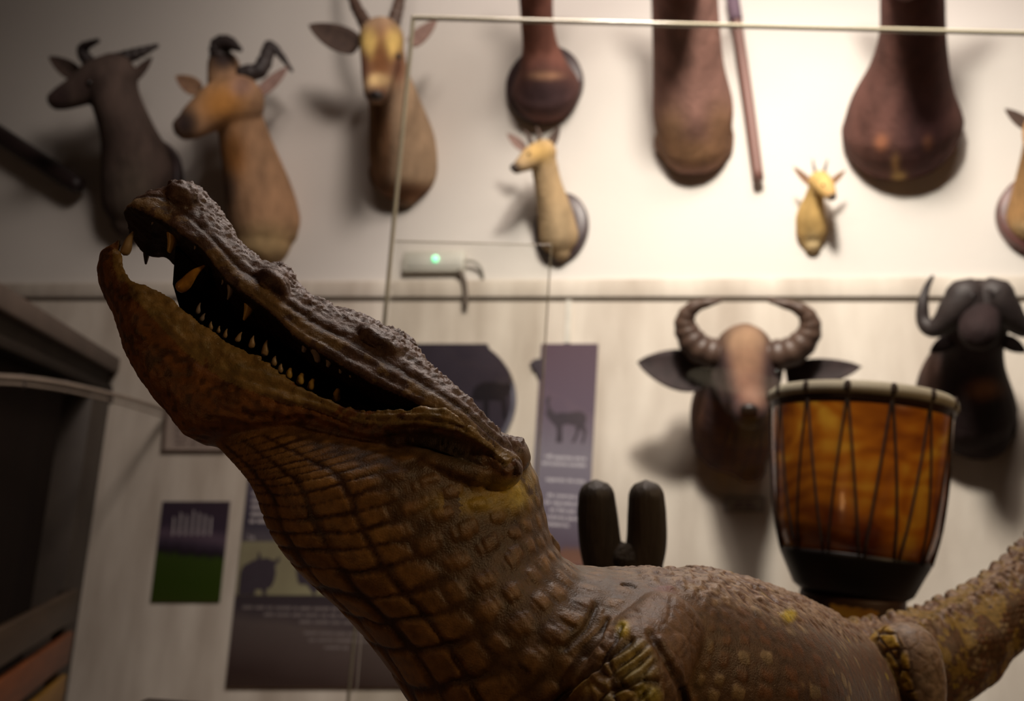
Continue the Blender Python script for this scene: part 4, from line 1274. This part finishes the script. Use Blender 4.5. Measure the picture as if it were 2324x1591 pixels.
# picture rail crossing in front of the doorway
rl = thing('rail', pt(180, 880, 3.2), 'thin pale metal rail with short brackets crossing above the doorway', 'rail')
rp = [(-60, 852, 2.4), (0, 855, 2.6), (70, 860, 2.8), (160, 874, 3.1), (260, 897, 3.45), (340, 920, 3.8), (372, 931, 3.98)]
M_rail = mat('rail_metal', (0.26, 0.21, 0.17), (0.2, 0.16, 0.13), rough=0.4)
obj('bar', *tube([pt(*q) for q in rp], [.010] * len(rp), n=40, m=10), M_rail, rl)
obj('lower_bar', *tube([pt(x, y + 15, d) for x, y, d in rp], [.005] * len(rp), n=40, m=8), M_rail, rl)
for (x, y, d) in ((50, 858, 2.75), (150, 872, 3.08), (250, 894, 3.42)):
    obj('bracket', *tube([pt(x, y - 2, d), pt(x, y + 17, d)], [.012, .012], n=4, m=8), M_black, rl)
# slatted crate in the doorway
cr_ = thing('crate', P0g - vd * 1.3 + pn_ * .25, 'low amber wooden slatted crate standing by the dark doorway', 'crate')
for i, (z, c) in enumerate([(0.02, (.06, .035, .01)), (.17, (.12, .06, .012)), (.32, (.14, .07, .012)), (.47, (.30, .15, .015)), (.62, (.18, .05, .012)), (.77, (.05, .028, .014))]):
    obj('slat', *pbox(1.05, 2.2, .20, .225, z, z + .11, .004), mat('crate_slat', c, tuple(x * .6 for x in c), rough=0.5, scale=5, stretch=(1, 1, 6)), cr_)
for a in (1.07, 2.1):
    obj('post', *pbox(a, a + .05, .17, .20, 0, .88, .004), M_part, cr_)

# ------------------------------------------------------------------ drum on its pedestal
DD = 1.5
dk = DD / F
dc = pt(1933, 1350, DD)
dr = thing('drum', dc, 'amber djembe drum with dark rope lacing and pale skin head', 'drum')
tilt = np.array([0.045, 0.055, 1.0]); tilt /= np.linalg.norm(tilt)
dx_ = np.cross(np.array([0, 1.0, 0]), tilt); dx_ /= np.linalg.norm(dx_); dy_ = np.cross(tilt, dx_)
zz = lambda y: (1350 - y) * dk


def amber():
    m, nt, b = nodes('lacquered_amber_wood')
    b.inputs['Roughness'].default_value = 0.22; b.inputs['Coat Weight'].default_value = 0.6
    tc = nt.nodes.new('ShaderNodeTexCoord'); mp = nt.nodes.new('ShaderNodeMapping'); mp.inputs['Scale'].default_value = (3.5, 3.5, 5)
    nt.links.new(tc.outputs['Object'], mp.inputs['Vector'])
    n0 = nt.nodes.new('ShaderNodeTexNoise'); n0.inputs['Scale'].default_value = 1.0; n0.inputs['Detail'].default_value = 3; n0.inputs['Distortion'].default_value = 1.4
    nt.links.new(mp.outputs['Vector'], n0.inputs['Vector'])
    w = nt.nodes.new('ShaderNodeTexWave'); w.inputs['Scale'].default_value = 1.6; w.inputs['Distortion'].default_value = 14; w.inputs['Detail'].default_value = 3; w.bands_direction = 'Z'
    nt.links.new(mp.outputs['Vector'], w.inputs['Vector'])
    mx = nt.nodes.new('ShaderNodeMath'); mx.operation = 'MULTIPLY_ADD'; mx.inputs[1].default_value = 0.07
    nt.links.new(w.outputs['Fac'], mx.inputs[0]); nt.links.new(n0.outputs['Fac'], mx.inputs[2])
    cr = nt.nodes.new('ShaderNodeValToRGB'); e = cr.color_ramp.elements
    e[0].position = .38; e[0].color = (.22, .045, .008, 1); e[1].position = .66; e[1].color = (.88, .46, .045, 1)
    q = e.new(.53); q.color = (.60, .19, .014, 1)
    nt.links.new(mx.outputs[0], cr.inputs['Fac']); nt.links.new(cr.outputs['Color'], b.inputs['Base Color'])
    return m


M_amb = amber()
M_band = mat('black_lacquer', (0.010, 0.006, 0.005), rough=0.45)
M_edge = mat('dark_brown_lacquer', (0.05, 0.022, 0.012), (0.03, 0.013, 0.008), rough=0.35, scale=8)
shell = [(100, 1262), (160, 1264), (176, 1200), (187, 1120), (194, 1040), (198, 960), (200, 925), (198, 920), (150, 918)]
obj('shell', *lathe(dc, [(r * dk, zz(y)) for r, y in shell], 64, dx_, dy_, tilt), M_amb, dr)
obj('bowl_base', *lathe(dc, [(r * dk, zz(y)) for r, y in [(80, 1352), (112, 1350), (128, 1338), (146, 1300), (160, 1272), (163, 1262), (150, 1258)]], 64, dx_, dy_, tilt), M_band, dr)['label'] = 'black lower bowl'
obj('upper_band', *lathe(dc, [(r * dk, zz(y)) for r, y in [(180, 942), (200, 940), (203, 925), (204, 908), (190, 905)]], 64, dx_, dy_, tilt), M_edge, dr)
obj('drum_head', *lathe(dc, [(r * dk, zz(y)) for r, y in [(198, 924), (206, 922), (210, 912), (208, 900), (200, 893), (190, 892), (120, 893), (4, 893)]], 64, dx_, dy_, tilt), mat('goat_skin', (0.50, 0.46, 0.34), (0.38, 0.34, 0.25), rough=0.7, scale=12), dr)['label'] = 'pale skin head with turned rim'
rope = mat('dark_rope', (0.045, 0.025, 0.015), rough=0.7)


def shell_pt(a, y, off=1.5):
    r = np.interp(y, [925, 960, 1040, 1120, 1200, 1264], [200, 198, 194, 187, 176, 160]) + off
    return dc + tilt * zz(y) + (dx_ * math.cos(a) + dy_ * math.sin(a)) * r * dk


NRP = 14
for i in range(NRP):
    for s_k in (-1, 1):
        a0 = -PI / 2 + (i + .5) * 2 * PI / NRP; a1 = a0 + s_k * PI / NRP * .86
        obj('rope', *tube([shell_pt(a0 + (a1 - a0) * q, 918 + (1266 - 918) * q) for q in np.linspace(0, 1, 6)], [2.6 * dk] * 6, n=14, m=6, round_ends=False), rope, dr)
for i in range(NRP):
    a = -PI / 2 + (i + .5) * 2 * PI / NRP
    c = dc + tilt * zz(908) + (dx_ * math.cos(a) + dy_ * math.sin(a)) * 208 * dk
    obj('rope_loop', *ellipsoid(c, [(dx_ * math.cos(a) + dy_ * math.sin(a)) * 5 * dk, np.cross(tilt, dx_ * math.cos(a) + dy_ * math.sin(a)) * 8 * dk, tilt * 14 * dk], 8, 10), rope, dr)
foot_z = 120
obj('foot', *lathe(dc, [(r * dk, -z * dk) for r, z in [(60, foot_z), (117, foot_z), (118, foot_z - 3), (115, 60), (113, 6), (112, -1), (60, -2)]], 56, X, Y, Z), mat('foot_wood', (0.085, 0.040, 0.022), (0.05, 0.024, 0.014), rough=0.5, scale=7), dr)
pa = [(a_q, z_q) for a_q, z_q in []]
pv, pf_ = [], []
for i, a in enumerate(np.linspace(-2.05, -1.2, 14)):
    for j, zf in enumerate((0.0, 1.0)):
        zz_ = -22 - 26 * zf * (math.sin(PI * min(max((i + .3) / 13.6, 0), 1)) ** .5) + 2 * math.sin(i * 1.9) * (1 - zf)
        pv.append(dc + (dx_ * math.cos(a) + dy_ * math.sin(a)) * 117 * dk + Z * zz_ * dk)
for i in range(13): pf_.append((2 * i, 2 * i + 2, 2 * i + 3, 2 * i + 1))
pvb = [p + (p - dc) * [1, 1, 0] * .012 for p in pv]
n0_ = len(pv)
pf2 = [tuple(q + n0_ for q in f_) for f_ in pf_] + [tuple(reversed(f_)) for f_ in pf_] + [(2 * i + e_, 2 * i + 2 + e_, n0_ + 2 * i + 2 + e_, n0_ + 2 * i + e_) for i in range(13) for e_ in (0, 1)]
obj('painted_patch', pv + pvb, pf2, mat('orange_paint', (0.50, 0.24, 0.02), (0.36, 0.15, 0.012), rough=0.5, scale=30), dr, smooth=False)['label'] = 'orange carved patch on the foot'
zb = float(dc[2]) - foot_z * dk - .002
o = obj('drum_pedestal', *lathe(np.array([dc[0], dc[1], 0]), [(.10, 0), (.10, .02), (.088, .03), (.088, zb - .012), (.085, zb - .001), (.06, zb - .001)], 40), M_band, loc=(dc[0], dc[1], 0))
tag(o, 'slim black column carrying the amber drum', 'pedestal')

# ------------------------------------------------------------------ upturned hoof
HD = 1.02; hk = HD / F
hc = pt(1410, 1300, HD)
hf = thing('hoof', hc, 'upturned black cloven hoof with two rounded toes behind the back', 'hoof')
M_hoof = mat('hoof_horn', (0.055, 0.042, 0.030), (0.022, 0.016, 0.013), rough=0.5, scale=9, stretch=(6, 6, .5), bump=0.4, bscale=30)
M_hfur = mat('hoof_fur', (0.045, 0.033, 0.022), (0.02, 0.014, 0.010), rough=0.9, scale=60, bump=1.0, bscale=200)


def htube(rows, **k):
    return tube([pt(x, y, d) for x, y, d, r in rows], [r * d / F for x, y, d, r in rows], n=30, m=28, **k)


obj('toe', *htube([(1378, 1310, HD, 46), (1363, 1240, HD, 48), (1356, 1170, HD, 46), (1354, 1130, HD, 42)]), M_hoof, hf)
obj('toe', *htube([(1448, 1310, HD, 46), (1466, 1240, HD, 46), (1468, 1170, HD, 44), (1467, 1130, HD, 41)]), M_hoof, hf)
V, Fc = join([htube([(1414, 1420, HD, 60), (1414, 1340, HD, 84), (1413, 1300, HD, 70), (1412, 1262, HD - .01, 34)]), htube([(1345, 1290, HD, 24), (1356, 1250, HD, 26)]), htube([(1482, 1290, HD, 24), (1480, 1250, HD, 24)])])
me_ = remesh(V, Fc, .004, 3); v = get_v(me_); nn = get_n(me_)
set_v(me_, v + nn * (fbm(v, 90, 3, 4)[:, None] - .5) * .006 - hc)
wrap('leg_fur', me_, M_hfur, hf)['label'] = 'dark shaggy fur around the toes'
zb = float(get_v(me_)[:, 2].min() + hc[2]) - .001
o = obj('hoof_pedestal', *lathe(np.array([hc[0], hc[1], 0]), [(.06, PL_Z + .001), (.06, PL_Z + .02), (.03, PL_Z + .03), (.03, zb - .015), (.034, zb - .004), (.02, zb - .004)], 32), M_band, loc=(hc[0], hc[1], PL_Z))
tag(o, 'slim black stand under the upturned hoof', 'stand')

# ------------------------------------------------------------------ showcase glass
M_gl = glass_mat('clear_glass', (0.985, 0.985, 0.975))
M_ge = mat('glass_edge', (0.56, 0.50, 0.36), (0.48, 0.43, 0.31), rough=0.12, spec=0.8)
GY = 1.95


def pane(corners, d, th, label, edges):
    p = [pt(x, y, d) for x, y in corners]
    g = thing('glass_pane', (p[0] + p[2]) / 2, label, 'glass')
    obj('sheet', *prism(p, [q + FWD * [1, 1, 0] * th for q in p]), M_gl, g, smooth=False)
    for a, b_, r in edges:
        A, B = np.array(pt(*a, d)), np.array(pt(*b_, d))
        obj('edge', *tube([A, A * .5 + B * .5, B], [r * d / F] * 3, n=12, m=10, ref=(0.3, .9, .1)), M_ge, g)
    return g


pane([(938, 40), (2420, 78), (2420, 1900), (760, 1900)], GY, .008, 'large clear glass pane with a pale polished edge before trophies', [((938, 40), (2420, 78), 5.5), ((938, 40), (872, 735), 5.0), ((872, 735), (762, 1880), 3.5)])
pane([(898, 547), (1251, 556), (1180, 1900), (780, 1900)], 1.75, .006, 'smaller clear glass pane beside the emergency light', [((898, 547), (1251, 556), 1.2), ((1251, 556), (1215, 1150), 1.8), ((1215, 1150), (1180, 1880), 2.0)])
